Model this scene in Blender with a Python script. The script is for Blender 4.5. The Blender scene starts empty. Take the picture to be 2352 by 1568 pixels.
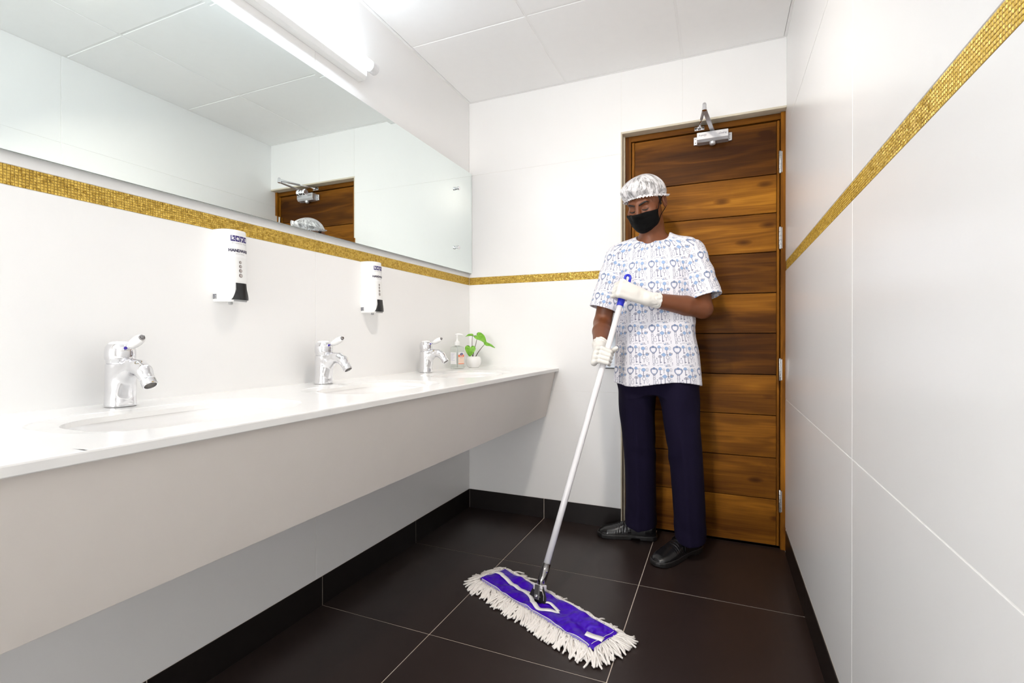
import bpy, bmesh, math, random
import numpy as np
from math import sin, cos, pi, radians, sqrt, atan2
from mathutils import Vector, Matrix

random.seed(7); np.random.seed(7)
scene = bpy.context.scene
COL = scene.collection

# ------------------------------------------------------------------ camera
cam_d = bpy.data.cameras.new('camera'); cam = bpy.data.objects.new('camera', cam_d); COL.objects.link(cam)
cam_d.sensor_width = 36.0; cam_d.sensor_fit = 'HORIZONTAL'
cam_d.lens = 36.0 * 1126.67 / 2352.0
cam_d.clip_start = 0.01
_yaw, _pitch, _roll = 0.4007, -0.0031, -0.0004
cam.location = (1.3668, -2.5771, 0.9883)
_w = Vector((-sin(_yaw) * cos(_pitch), cos(_yaw) * cos(_pitch), sin(_pitch)))
_r = Vector((cos(_yaw), sin(_yaw), 0)); _u = _r.cross(_w)
_r2 = _r * cos(_roll) + _u * sin(_roll); _u2 = -_r * sin(_roll) + _u * cos(_roll)
cam.rotation_euler = Matrix((_r2, _u2, -_w)).transposed().to_euler()
scene.camera = cam

# ------------------------------------------------------------------ world, exposure
world = bpy.data.worlds.new('world'); scene.world = world; world.use_nodes = True
world.node_tree.nodes['Background'].inputs[0].default_value = (0.9, 0.95, 1.0, 1)
world.node_tree.nodes['Background'].inputs[1].default_value = 0.0
vs = scene.view_settings
scene.display_settings.display_device = 'sRGB'
vs.view_transform = 'Standard'; vs.look = 'None'; vs.gamma = 1.0; vs.use_curve_mapping = False
vs.exposure = 0.05
scene.cycles.max_bounces = 10; scene.cycles.diffuse_bounces = 9; scene.cycles.glossy_bounces = 4
scene.cycles.transmission_bounces = 2; scene.cycles.transparent_max_bounces = 6
scene.cycles.caustics_reflective = False; scene.cycles.caustics_refractive = False
scene.cycles.use_light_tree = False; scene.cycles.use_adaptive_sampling = True; scene.cycles.adaptive_threshold = 0.05; scene.cycles.adaptive_min_samples = 20

# tube lamp, plus an added unseen spotlight and fill window (all built below)
TUBE_STRENGTH = 20.0
DOWN_POWER = 6.5
DOWN_COL = (1.0, 0.90, 0.80)
TUBE_COL = (0.80, 0.90, 1.0)
DOWNLIGHTS = [(0.98, -1.52)]
DOWN_AIM = (1.00, -.35, .60)
FILL_STRENGTH = 15.0  # glow of the added fill window
FILL_COL = (0.99, 0.988, 0.985)

# ------------------------------------------------------------------ materials
MATS = {}
def mat(name, col=(.8, .8, .8), rough=.5, metal=0.0, spec=.5, noise=0.0, nscale=40, bump=0.0, bscale=120,
        trans=0.0, emit=None, estr=0.0, sheen=0.0, coat=0.0, sss=0.0, aniso=None):
    if name in MATS: return MATS[name]
    m = bpy.data.materials.new(name); m.use_nodes = True; MATS[name] = m
    nt = m.node_tree; N = nt.nodes; L = nt.links
    b = N['Principled BSDF']
    b.inputs['Base Color'].default_value = (*col, 1)
    b.inputs['Roughness'].default_value = rough
    b.inputs['Metallic'].default_value = metal
    b.inputs['Specular IOR Level'].default_value = spec
    b.inputs['Transmission Weight'].default_value = trans
    b.inputs['Sheen Weight'].default_value = sheen
    b.inputs['Coat Weight'].default_value = coat
    if sss:
        b.inputs['Subsurface Weight'].default_value = sss
        b.inputs['Subsurface Radius'].default_value = (.01, .004, .002)
    if emit:
        b.inputs['Emission Color'].default_value = (*emit, 1); b.inputs['Emission Strength'].default_value = estr
    if noise or bump:
        tc = N.new('ShaderNodeTexCoord')
    if noise:
        n = N.new('ShaderNodeTexNoise'); n.inputs['Scale'].default_value = nscale; n.inputs['Detail'].default_value = 4
        L.new(tc.outputs['Object'], n.inputs['Vector'])
        r = N.new('ShaderNodeMix'); r.data_type = 'RGBA'
        r.inputs[6].default_value = (*[max(0, c * (1 - noise)) for c in col], 1)
        r.inputs[7].default_value = (*[min(1, c * (1 + noise)) for c in col], 1)
        L.new(n.outputs['Fac'], r.inputs[0]); L.new(r.outputs[2], b.inputs['Base Color'])
    if bump:
        n2 = N.new('ShaderNodeTexNoise'); n2.inputs['Scale'].default_value = bscale; n2.inputs['Detail'].default_value = 3
        L.new(tc.outputs['Object'], n2.inputs['Vector'])
        bp = N.new('ShaderNodeBump'); bp.inputs['Strength'].default_value = bump; bp.inputs['Distance'].default_value = .002
        L.new(n2.outputs['Fac'], bp.inputs['Height']); L.new(bp.outputs['Normal'], b.inputs['Normal'])
    return m

def nodes(name):
    m = bpy.data.materials.new(name); m.use_nodes = True; MATS[name] = m
    return m, m.node_tree.nodes, m.node_tree.links, m.node_tree.nodes['Principled BSDF']

def wood(name, vertical=False, tone=1.0):
    m, N, L, b = nodes(name)
    tc = N.new('ShaderNodeTexCoord'); oi = N.new('ShaderNodeObjectInfo')
    mp = N.new('ShaderNodeMapping'); mp.inputs['Scale'].default_value = (11, 11, 1.3) if vertical else (1.3, 11, 11)
    off = N.new('ShaderNodeVectorMath'); off.operation = 'MULTIPLY_ADD'
    sc_ = N.new('ShaderNodeCombineXYZ')
    for i in range(3): L.new(oi.outputs['Random'], sc_.inputs[i])
    L.new(sc_.outputs[0], off.inputs[0]); off.inputs[1].default_value = (7.3, 3.1, 9.7); L.new(tc.outputs['Object'], off.inputs[2])
    L.new(off.outputs[0], mp.inputs[0])
    n1 = N.new('ShaderNodeTexNoise'); n1.inputs['Scale'].default_value = 1.0; n1.inputs['Detail'].default_value = 2; n1.inputs['Distortion'].default_value = .5
    L.new(mp.outputs[0], n1.inputs['Vector'])
    mu = N.new('ShaderNodeMath'); mu.operation = 'MULTIPLY'; mu.inputs[1].default_value = 34; L.new(n1.outputs['Fac'], mu.inputs[0])
    si = N.new('ShaderNodeMath'); si.operation = 'SINE'; L.new(mu.outputs[0], si.inputs[0])
    m2 = N.new('ShaderNodeMapping'); m2.inputs['Scale'].default_value = (160, 160, 5) if vertical else (5, 160, 160)
    L.new(off.outputs[0], m2.inputs[0])
    n2 = N.new('ShaderNodeTexNoise'); n2.inputs['Scale'].default_value = 1; n2.inputs['Detail'].default_value = 3
    L.new(m2.outputs[0], n2.inputs['Vector'])
    n3 = N.new('ShaderNodeTexNoise'); n3.inputs['Scale'].default_value = .7; n3.inputs['Detail'].default_value = 1
    L.new(mp.outputs[0], n3.inputs['Vector'])
    a = N.new('ShaderNodeMath'); a.operation = 'MULTIPLY_ADD'; a.inputs[1].default_value = .065; a.inputs[2].default_value = -.20; L.new(si.outputs[0], a.inputs[0])
    a2 = N.new('ShaderNodeMath'); a2.operation = 'MULTIPLY_ADD'; a2.inputs[1].default_value = .28; L.new(n2.outputs['Fac'], a2.inputs[0]); L.new(a.outputs[0], a2.inputs[2])
    a3 = N.new('ShaderNodeMath'); a3.operation = 'MULTIPLY_ADD'; a3.inputs[1].default_value = .95; L.new(n3.outputs['Fac'], a3.inputs[0]); L.new(a2.outputs[0], a3.inputs[2])
    a4 = N.new('ShaderNodeMath'); a4.operation = 'MULTIPLY_ADD'; a4.inputs[1].default_value = .22; L.new(oi.outputs['Random'], a4.inputs[0]); L.new(a3.outputs[0], a4.inputs[2])
    # knots
    vm = N.new('ShaderNodeMapping'); vm.inputs['Scale'].default_value = (8, 8, 3.2) if vertical else (3.2, 8, 8); L.new(off.outputs[0], vm.inputs[0])
    vo = N.new('ShaderNodeTexVoronoi'); vo.inputs['Scale'].default_value = 1.0; L.new(vm.outputs[0], vo.inputs['Vector'])
    kn = N.new('ShaderNodeMapRange'); kn.inputs[1].default_value = .03; kn.inputs[2].default_value = .14; kn.inputs[3].default_value = -.35; kn.inputs[4].default_value = 0; L.new(vo.outputs['Distance'], kn.inputs[0])
    a5 = N.new('ShaderNodeMath'); a5.operation = 'ADD'; L.new(a4.outputs[0], a5.inputs[0]); L.new(kn.outputs[0], a5.inputs[1])
    cr = N.new('ShaderNodeValToRGB'); e = cr.color_ramp.elements
    e[0].position = .12; e[0].color = (.045 * tone, .0135 * tone, .0022 * tone, 1)
    e[1].position = .88; e[1].color = (.45 * tone, .185 * tone, .016 * tone, 1)
    for p_, c_ in ((.34, (.092, .030, .0028)), (.56, (.180, .064, .0050)), (.72, (.285, .108, .0085))):
        x = e.new(p_); x.color = (*[c * tone for c in c_], 1)
    L.new(a5.outputs[0], cr.inputs[0]); L.new(cr.outputs[0], b.inputs['Base Color'])
    b.inputs['Roughness'].default_value = .45; b.inputs['Specular IOR Level'].default_value = .10
    bp = N.new('ShaderNodeBump'); bp.inputs['Strength'].default_value = .12; bp.inputs['Distance'].default_value = .001
    L.new(n2.outputs['Fac'], bp.inputs['Height']); L.new(bp.outputs['Normal'], b.inputs['Normal'])
    return m

WHITE_TILE = mat('white_glazed_tile', (.87, .866, .858), .27, spec=.42, noise=.012, nscale=6, bump=.012, bscale=9)
GROUT_W = mat('white_grout', (.86, .85, .83), .8, noise=.03)
GROUT_F = mat('beige_grout', (.60, .52, .44), .85, noise=.08)
FLOOR_T = mat('dark_floor_tile', (.026, .0165, .0145), .34, spec=.42, noise=.18, nscale=5, bump=.03, bscale=260)
BASE_T = mat('dark_skirting_tile', (.012, .009, .0085), .36, spec=.35, noise=.2, nscale=8)
CEIL_T = mat('ceiling_tile_board', (.90, .898, .893), .8, noise=.015, nscale=30, bump=.03, bscale=400)
CEIL_G = mat('ceiling_grid_metal', (.87, .866, .86), .45, noise=.01)
PLASTER = mat('cream_plaster', (.62, .56, .44), .8, noise=.12, nscale=14, bump=.2, bscale=60)
WOOD = wood('varnished_teak'); WOODV = wood('varnished_teak_upright', True, 1.05)
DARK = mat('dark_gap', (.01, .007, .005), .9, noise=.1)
STEEL = mat('brushed_steel', (.42, .42, .42), .3, 1.0, noise=.08, nscale=90)
CHROME = mat('chrome', (.80, .80, .82), .05, 1.0, noise=.01)
DCHROME = mat('dark_chrome', (.32, .31, .31), .12, 1.0, noise=.03)
ALU = mat('silver_paint', (.62, .62, .64), .32, .6, noise=.03, nscale=60)
WPLASTIC = mat('white_plastic', (.82, .82, .81), .28, noise=.01)
CERAMIC = mat('white_ceramic', (.84, .83, .82), .12, noise=.01, coat=.3)
QUARTZ = mat('white_quartz', (.88, .872, .855), .18, noise=.02, nscale=25)
PANEL = mat('grey_white_laminate', (.81, .755, .705), .42, noise=.02, nscale=12)
BLACKP = mat('black_plastic', (.014, .014, .015), .25, noise=.1)
INK = mat('dark_ink', (.035, .03, .07), .6, noise=.05)
NAVY_INK = mat('navy_print', (.035, .022, .16), .5, noise=.05)
STICKER = mat('sticker_paper', (.86, .86, .86), .35, noise=.01)
GREYL = mat('grey_label', (.36, .36, .36), .5, noise=.05)

m, N, L, b = nodes('gold_mosaic')
tc = N.new('ShaderNodeTexCoord'); vo = N.new('ShaderNodeTexVoronoi'); vo.inputs['Scale'].default_value = 165; L.new(tc.outputs['Object'], vo.inputs['Vector'])
cr = N.new('ShaderNodeValToRGB'); e = cr.color_ramp.elements
e[0].color = (.42, .25, .022, 1); e[1].color = (.76, .52, .10, 1); e[1].position = .9
sx = N.new('ShaderNodeSeparateColor'); L.new(vo.outputs['Color'], sx.inputs[0]); L.new(sx.outputs[0], cr.inputs[0]); L.new(cr.outputs[0], b.inputs['Base Color'])
b.inputs['Roughness'].default_value = .22; b.inputs['Metallic'].default_value = .35
GOLD = m
GOLD_G = mat('gold_grout', (.30, .20, .05), .6, noise=.1)

m, N, L, b = nodes('mirror_glass')
tc = N.new('ShaderNodeTexCoord'); nn = N.new('ShaderNodeTexNoise'); nn.inputs['Scale'].default_value = 2.0; L.new(tc.outputs['Object'], nn.inputs['Vector'])
mx = N.new('ShaderNodeMix'); mx.data_type = 'RGBA'; mx.inputs[6].default_value = (.860, .930, .918, 1); mx.inputs[7].default_value = (.875, .945, .932, 1)
L.new(nn.outputs['Fac'], mx.inputs[0]); L.new(mx.outputs[2], b.inputs['Base Color'])
b.inputs['Metallic'].default_value = 1.0; b.inputs['Roughness'].default_value = .006
MIRROR = m
MEDGE = mat('mirror_edge_glass', (.16, .20, .18), .2, noise=.05)

# ------------------------------------------------------------------ mesh helpers
ORG = {}
def mesh_obj(name, verts, faces, material, parent=None, smooth=False, origin=None, bevel=0.0, bsegs=2, solid=0.0):
    """verts are world coordinates; the object's origin is its parent's origin (or `origin`)."""
    if parent is not None: o0 = ORG[parent.name]
    else: o0 = Vector(origin) if origin is not None else Vector((0, 0, 0))
    me = bpy.data.meshes.new(name)
    V = np.asarray(verts, dtype=float).reshape(-1, 3) - np.array(o0)
    me.from_pydata(V.tolist() if len(V) < 60000 else V, [], [list(f) for f in faces] if not isinstance(faces, np.ndarray) else faces.tolist())
    me.update()
    ob = bpy.data.objects.new(name, me); COL.objects.link(ob)
    if material: me.materials.append(material)
    if smooth: me.polygons.foreach_set('use_smooth', [True] * len(me.polygons))
    if parent is not None: ob.parent = parent
    else: ob.location = o0
    ORG[ob.name] = Vector(o0)
    if bevel:
        md = ob.modifiers.new('bevel', 'BEVEL'); md.width = bevel; md.segments = bsegs; md.limit_method = 'ANGLE'; md.angle_limit = radians(40)
        md.harden_normals = False
    if solid:
        md = ob.modifiers.new('solid', 'SOLIDIFY'); md.thickness = solid; md.offset = 0
    return ob

def empty(name, loc, label=None, cat=None, group=None, kind=None):
    o = bpy.data.objects.new(name, None); COL.objects.link(o); o.location = loc; o.empty_display_size = .05
    ORG[o.name] = Vector(loc); tag(o, label, cat, group, kind); return o
def tag(o, label=None, cat=None, group=None, kind=None):
    if label: o['label'] = label
    if cat: o['category'] = cat
    if group: o['group'] = group
    if kind: o['kind'] = kind
    return o

class MB:
    """collects geometry for one mesh"""
    def __init__(s): s.v = []; s.f = []
    def add(s, v, f):
        n = len(s.v); s.v.extend([tuple(p) for p in v]); s.f.extend([tuple(i + n for i in q) for q in f]); return s
    def box(s, x0, x1, y0, y1, z0, z1):
        v = [(x, y, z) for x in (x0, x1) for y in (y0, y1) for z in (z0, z1)]
        return s.add(v, [(0, 1, 3, 2), (4, 6, 7, 5), (0, 4, 5, 1), (2, 3, 7, 6), (0, 2, 6, 4), (1, 5, 7, 3)])
    def tube(s, pts, rad, n=10, caps=True, twist=0.0, flat=None):
        pts = [Vector(p) for p in pts]; k = len(pts)
        rad = [rad] * k if not hasattr(rad, '__len__') else rad
        t0 = (pts[1] - pts[0]).normalized()
        up = Vector((0, 0, 1)) if abs(t0.z) < .9 else Vector((1, 0, 0))
        nrm = t0.cross(up).normalized()
        base = len(s.v)
        for i in range(k):
            t = (pts[min(i + 1, k - 1)] - pts[max(i - 1, 0)]).normalized()
            nrm = (nrm - t * nrm.dot(t)).normalized(); bn = t.cross(nrm)
            for j in range(n):
                a = 2 * pi * j / n + twist
                fx, fy = (1, 1) if flat is None else flat
                s.v.append(tuple(pts[i] + (nrm * cos(a) * fx + bn * sin(a) * fy) * rad[i]))
        for i in range(k - 1):
            for j in range(n):
                a = base + i * n + j; b_ = base + i * n + (j + 1) % n
                s.f.append((a, b_, b_ + n, a + n))
        if caps:
            s.f.append(tuple(base + j for j in reversed(range(n)))); s.f.append(tuple(base + (k - 1) * n + j for j in range(n)))
        return s
    def lathe(s, prof, n=32, M=None, caps=True):
        base = len(s.v); M = M or Matrix.Identity(4)
        for r, z in prof:
            for j in range(n):
                a = 2 * pi * j / n
                s.v.append(tuple(M @ Vector((r * cos(a), r * sin(a), z))))
        for i in range(len(prof) - 1):
            for j in range(n):
                a = base + i * n + j; b_ = base + i * n + (j + 1) % n
                s.f.append((a, b_, b_ + n, a + n))
        if caps:
            s.f.append(tuple(base + j for j in reversed(range(n)))); s.f.append(tuple(base + (len(prof) - 1) * n + j for j in range(n)))
        return s
    def grid(s, P):
        P = np.asarray(P); a, b_ = P.shape[:2]; base = len(s.v)
        s.v.extend([tuple(p) for p in P.reshape(-1, 3)])
        for i in range(a - 1):
            for j in range(b_ - 1):
                q = base + i * b_ + j; s.f.append((q, q + 1, q + b_ + 1, q + b_))
        return s
    def build(s, name, material, parent=None, **k): return mesh_obj(name, s.v, s.f, material, parent, **k)

def frame_to(p, d, up=(0, 0, 1)):
    z = Vector(d).normalized(); u = Vector(up)
    if abs(z.dot(u)) > .98: u = Vector((1, 0, 0))
    x = u.cross(z).normalized(); y = z.cross(x)
    M = Matrix((x, y, z)).transposed().to_4x4(); M.translation = Vector(p); return M

def text_geo(s, size, bold=0.0, shear=0.0, align='LEFT', space=1.0):
    c = bpy.data.curves.new('t', 'FONT'); c.body = s; c.size = size; c.offset = bold; c.shear = shear; c.align_x = align
    c.space_character = space; c.resolution_u = 3
    o = bpy.data.objects.new('t', c); COL.objects.link(o)
    dg = bpy.context.evaluated_depsgraph_get(); dg.update()
    me = o.evaluated_get(dg).to_mesh()
    v = [tuple(q.co) for q in me.vertices]; f = [tuple(p.vertices) for p in me.polygons]
    o.evaluated_get(dg).to_mesh_clear(); bpy.data.objects.remove(o); bpy.data.curves.remove(c)
    return v, f

def dup(ob, parent=None, delta=Vector((0, 0, 0))):
    c = ob.copy(); COL.objects.link(c)
    if parent is not None: c.parent = parent
    else: c.location = ob.location + delta
    for ch in ob.children: dup(ch, c)
    return c
# ================================================================== THE ROOM
W, H, YB = 1.650, 2.3824, -4.30          # room width, ceiling height, wall behind the camera
DL, DT = 0.894, 2.0634                   # door opening: left edge, top
TH = .008                                # tile thickness
def struct(name, mb, m, label, cat):
    o = mb.build(name, m); tag(o, label, cat, kind='structure'); return o

# ---- floor: grout bed + tiles
floor = struct('floor', MB().box(-.02, W + .02, YB - .02, .06, -.06, -.0012), GROUT_F, 'dark brown floor of large square tiles with thin pale joints', 'floor')
fx = [0.0, .4686, 1.0663, W]; fy = [.06, -.5604, -1.1704, -1.78, -2.39, -3.0, -3.61, YB]
g = .0014
for i in range(3):
    for j in range(len(fy) - 1):
        mesh_obj('floor_tile', *(lambda q: (q.v, q.f))(MB().box(fx[i] + g, fx[i + 1] - g, fy[j + 1] + g, fy[j] - (g if j else 0), -TH, 0.0)), FLOOR_T, floor, bevel=.0006, bsegs=1)

# ---- walls: backing + glazed tiles + mosaic band
G0, G1 = 1.3125, 1.3555
rows = [(.108, .711), (.711, G0), (G1, 1.956), (1.956, H + .03)]
g = .0009
wall_left = struct('wall_left', MB().box(-.12, -.0016, YB, .12, -.06, H + .08), GROUT_W, 'white glazed wall behind the mirror and the counter', 'wall')
yj = [0.0, -1.2, -2.4, -3.6, YB]
for (z0, z1) in rows:
    for j in range(len(yj) - 1):
        MB().box(-TH, 0, yj[j + 1] + g, yj[j] - g, z0 + g, z1 - g).build('wall_tile', WHITE_TILE, wall_left, bevel=.0005, bsegs=1)
wall_right = struct('wall_right', MB().box(W + .0016, W + .12, YB, .12, -.06, H + .08), GROUT_W, 'bright white glazed wall on the right with one diagonal looking gold band', 'wall')
yj = [0.06, -1.22, -2.42, -3.62, YB]
for (z0, z1) in rows:
    for j in range(len(yj) - 1):
        gg = .0013
        MB().box(W, W + TH, yj[j + 1] + gg, yj[j] - gg, z0 + gg, z1 - gg).build('wall_tile', WHITE_TILE, wall_right, bevel=.0005, bsegs=1)
mbw = MB().box(-.1, DL - .004, .0016, .12, -.06, H + .08); mbw.box(DL - .004, W + .1, .0016, .12, DT + .004, H + .08)
wall_back = struct('wall_back', mbw, GROUT_W, 'white glazed end wall that holds the wooden door', 'wall')
for (z0, z1) in rows:
    for (x0, x1) in ((0.0, 1.1963), (1.1963, W)):
        rects = []
        if z1 <= DT:
            if x0 < DL: rects.append((x0, min(x1, DL), z0, z1))
        elif z0 >= DT: rects.append((x0, x1, z0, z1))
        else:
            if x0 < DL: rects.append((x0, min(x1, DL), z0, z1)); rects.append((DL + 2 * g, x1, DT, z1))
            else: rects.append((x0, x1, DT, z1))
        for (a, b_, c, d) in rects:
            MB().box(a + g, b_ - g, 0, TH, c + g, d - g).build('wall_tile', WHITE_TILE, wall_back, bevel=.0005, bsegs=1)
WX0, WX1, WZ0, WZ1 = .05, .80, .15, 1.90  # opening for an added window, put in as soft fill behind the camera
mb = MB().box(-.1, WX0, YB - .1, YB, -.06, H + .08); mb.box(WX1, W + .1, YB - .1, YB, -.06, H + .08); mb.box(WX0, WX1, YB - .1, YB, -.06, WZ0); mb.box(WX0, WX1, YB - .1, YB, WZ1, H + .08)
wall_front = struct('wall_front', mb, WHITE_TILE, 'white wall behind the viewer', 'wall')
win = empty('fill_window_1', ((WX0 + WX1) / 2, YB - .05, WZ0), 'added glowing frosted window that fills in light from behind the viewer', 'window', kind='structure')
FILL_GLOW = mat('fill_glow_glass', (.8, .8, .8), .6, emit=FILL_COL, estr=FILL_STRENGTH)  # emission added to brighten the whole room evenly
for k in range(2):
    a, b_ = WX0 + .03 + k * (WX1 - WX0) / 2 - (.015 if k else 0), WX0 + (k + 1) * (WX1 - WX0) / 2 - (.03 if k else .015)
    mesh_obj('fill_pane', [(a, YB - .056, WZ0 + .03), (a, YB - .056, WZ1 - .03), (b_, YB - .056, WZ1 - .03), (b_, YB - .056, WZ0 + .03)], [(0, 1, 2, 3)], FILL_GLOW, win)
fm = MB()
for (a, b_, c, d) in ((WX0, WX0 + .03, WZ0, WZ1), (WX1 - .03, WX1, WZ0, WZ1), (WX0 + .03, WX1 - .03, WZ0, WZ0 + .03), (WX0 + .03, WX1 - .03, WZ1 - .03, WZ1), ((WX0 + WX1) / 2 - .015, (WX0 + WX1) / 2 + .015, WZ0 + .03, WZ1 - .03)):
    fm.box(a, b_, YB - .08, YB - .04, c, d)
MB().box(WX0, WX1, YB - .075, YB - .066, WZ0, WZ1).build('fill_window_sash', PANEL, win)
fm.build('fill_window_frame', WPLASTIC, win, bevel=.002)

# gold mosaic band: domed squares in seven rows
PIT = .0061
def chip_geo(s=.00265, h=.0016):
    a, b_ = s, s * .62
    v = [(-a, -a, 0), (a, -a, 0), (a, a, 0), (-a, a, 0), (-a, -a, h * .5), (a, -a, h * .5), (a, a, h * .5), (-a, a, h * .5), (-b_, -b_, h), (b_, -b_, h), (b_, b_, h), (-b_, b_, h)]
    f = [(0, 1, 5, 4), (1, 2, 6, 5), (2, 3, 7, 6), (3, 0, 4, 7), (4, 5, 9, 8), (5, 6, 10, 9), (6, 7, 11, 10), (7, 4, 8, 11), (8, 9, 10, 11)]
    return np.array(v), f
cv, cf = chip_geo()
def band(parent, M, n, name, skip=0):
    # local: x along the wall, y up, z out of the wall
    vs_, fs_ = [], []
    k = 0
    for i in range(skip, n):
        for r in range(7):
            t = np.random.uniform(-.12, .12, 2)
            p = cv.copy(); p[:, 2] += p[:, 0] * t[0] + p[:, 1] * t[1]
            p[:, 0] += (i + .5) * PIT; p[:, 1] += (r + .5) * PIT
            vs_.append(p); fs_.extend([[q + k for q in f] for f in cf]); k += len(p)
    P = np.concatenate(vs_); Mn = np.array(M)
    P = P @ Mn[:3, :3].T + Mn[:3, 3]
    o = mesh_obj(name, P, fs_, GOLD, parent); o['kind'] = 'stuff'; return o
M_l = Matrix(((0, 0, 1, -.0014), (1, 0, 0, -3.4), (0, 1, 0, G0 + .0002), (0, 0, 0, 1)))
band(wall_left, M_l, int(3.4 / PIT), 'gold_mosaic')
MB().box(-.006, -.0012, -4.2, 0, G0, G1).build('mosaic_bed', GOLD_G, wall_left)
M_b = Matrix(((1, 0, 0, 0.0), (0, 0, -1, .0014), (0, 1, 0, G0 + .0002), (0, 0, 0, 1)))
band(wall_back, M_b, int(DL / PIT), 'gold_mosaic')
MB().box(0, DL - .002, .0012, .006, G0, G1).build('mosaic_bed', GOLD_G, wall_back)
M_r = Matrix(((0, 0, -1, W + .0014), (1, 0, 0, -1.94), (0, 1, 0, G0 + .0002), (0, 0, 0, 1)))
NS = 43
band(wall_right, M_r, int(1.94 / PIT), 'gold_mosaic', skip=NS)
MB().box(W + .0012, W + .006, -4.2, 0.06, G0, G1).build('mosaic_bed', GOLD_G, wall_right)
chip_me = bpy.data.meshes.new('mosaic_piece')
R3 = np.array(M_r)[:3, :3]
chip_me.from_pydata((cv @ R3.T).tolist(), [], cf); chip_me.materials.append(GOLD); chip_me.update()
cnt = 0
for i in range(NS):
    for r in range(7):
        if cnt >= 300: break
        o = bpy.data.objects.new('mosaic_piece', chip_me); COL.objects.link(o); o.parent = wall_right
        o.location = M_r @ Vector(((i + .5) * PIT, (r + .5) * PIT, 0))
        o.rotation_euler = (0, random.uniform(-.1, .1), random.uniform(-.1, .1)); cnt += 1
M_r2 = M_r.copy(); M_r2.translation = Vector((W + .0014, -1.94 - 200 * PIT, G0 + .0002))
band(wall_right, M_r2, 200, 'gold_mosaic')

# ---- skirting tiles
def skirting(name, pieces, label):
    mb = MB()
    for p in pieces: mb.box(*p[1])
    o = struct(name, mb, GROUT_F, label, 'baseboard')
    for p in pieces: MB().box(*p[0]).build('baseboard_tile', BASE_T, o, bevel=.0006, bsegs=1)
pl = []
ys = [0.0, -.5604, -1.1704, -1.78, -2.39, -3.0, -3.61, YB]
for j in range(len(ys) - 1):
    pl.append(((0, .0035, ys[j + 1] + .0013, ys[j] - .0013, 0, .1075), (-.001, .0022, ys[j + 1], ys[j], 0, .1070)))
skirting('baseboard_left', pl, 'black skirting tiles under the counter wall')
pl = []
for (a, b_) in ((0.0035, .4686), (.4686, DL)):
    pl.append(((a + .0013, b_ - .0013, -.0035, 0, 0, .1075), (a, b_, -.0022, .001, 0, .1070)))
skirting('baseboard_back', pl, 'black skirting tiles along the end wall beside the door')
pl = []
for j in range(len(ys) - 1):
    pl.append(((W - .0035, W, ys[j + 1] + .0013, ys[j] - .0013, 0, .1075), (W - .0022, W + .001, ys[j + 1], ys[j], 0, .1070)))
skirting('baseboard_right', pl, 'black skirting tiles along the right wall')

# ---- ceiling: grid bars and lay-in boards
mb = MB().box(-.1, W + .1, YB - .1, .12, H + .03, H + .09)
ceiling = struct('ceiling', mb, CEIL_T, 'white suspended ceiling of square boards', 'ceiling')
cx_ = [0.0, .5963, 1.1963, W]; cy_ = [0.0, -.6069, -1.2069, -1.8069, -2.4069, -3.0069, -3.6069, YB]
for x in cx_[1:-1]: MB().box(x - .007, x + .007, YB, 0, H + .0015, H + .03).build('grid_bar', CEIL_G, ceiling)
for y in cy_[1:-1]: MB().box(0, W, y - .007, y + .007, H + .0022, H + .03).build('grid_bar', CEIL_G, ceiling)
MB().box(0, .014, YB, 0, H - .001, H + .03).build('wall_angle', CEIL_G, ceiling)
MB().box(W - .012, W, YB, 0, H + .001, H + .03).build('wall_angle', CEIL_G, ceiling)
MB().box(.014, W - .012, -.012, 0, H - .001, H + .03).build('wall_angle', CEIL_G, ceiling)
for i in range(3):
    for j in range(len(cy_) - 1):
        x0 = cx_[i] + (.0155 if i == 0 else .0055); x1 = cx_[i + 1] - (.0135 if i == 2 else .0055)
        y1 = cy_[j] - (.0135 if j == 0 else .0055); y0 = cy_[j + 1] + .0055
        t = random.uniform(0, .0012)
        hole = [d for d in DOWNLIGHTS if x0 < d[0] < x1 and y0 < d[1] < y1]
        q = MB().box(x0, x1, y0, y1, H - .001 + t, H + .02)
        q.build('ceiling_tile', CEIL_T, ceiling, bevel=.0015, bsegs=2)

# ---- door
door = empty('door_1', ((DL + W) / 2, .05, 0), 'varnished wooden plank door with steel hinges behind the person', 'door', kind='structure')
FY = .05                                  # face of the wooden frame
# cream plaster reveal
MB().box(DL - .003, DL + .004, -.0008, FY + .02, 0.0, DT).build('reveal', PLASTER, door, bevel=.001, bsegs=1)
MB().box(DL - .003, W, -.0008, FY + .02, DT - .004, DT + .006).build('reveal', PLASTER, door, bevel=.001, bsegs=1)
MB().box(DL + .0042, DL + .012, FY - .012, FY + .02, 0.0, DT - .004).build('reveal', PLASTER, door, bevel=.001, bsegs=1)
# frame
FL0, FL1 = DL + .012, DL + .042
FR0, FR1 = W - .020, W + .012
FT = DT - .034
MB().box(FL0, FL1, FY, FY + .06, 0, DT - .005).build('frame_jamb', WOODV, door, bevel=.0015)
MB().box(FR0, FR1, FY - .012, FY + .06, 0, DT - .005).build('frame_jamb', WOODV, door, bevel=.0015)
MB().box(FL1 - .001, FR0 + .001, FY, FY + .06, FT, DT - .005).build('frame_head', WOOD, door, bevel=.0015)
MB().box(FL1 - .01, FR0 + .01, FY + .035, FY + .07, 0, FT + .01).build('gap_shadow', DARK, door)
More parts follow.
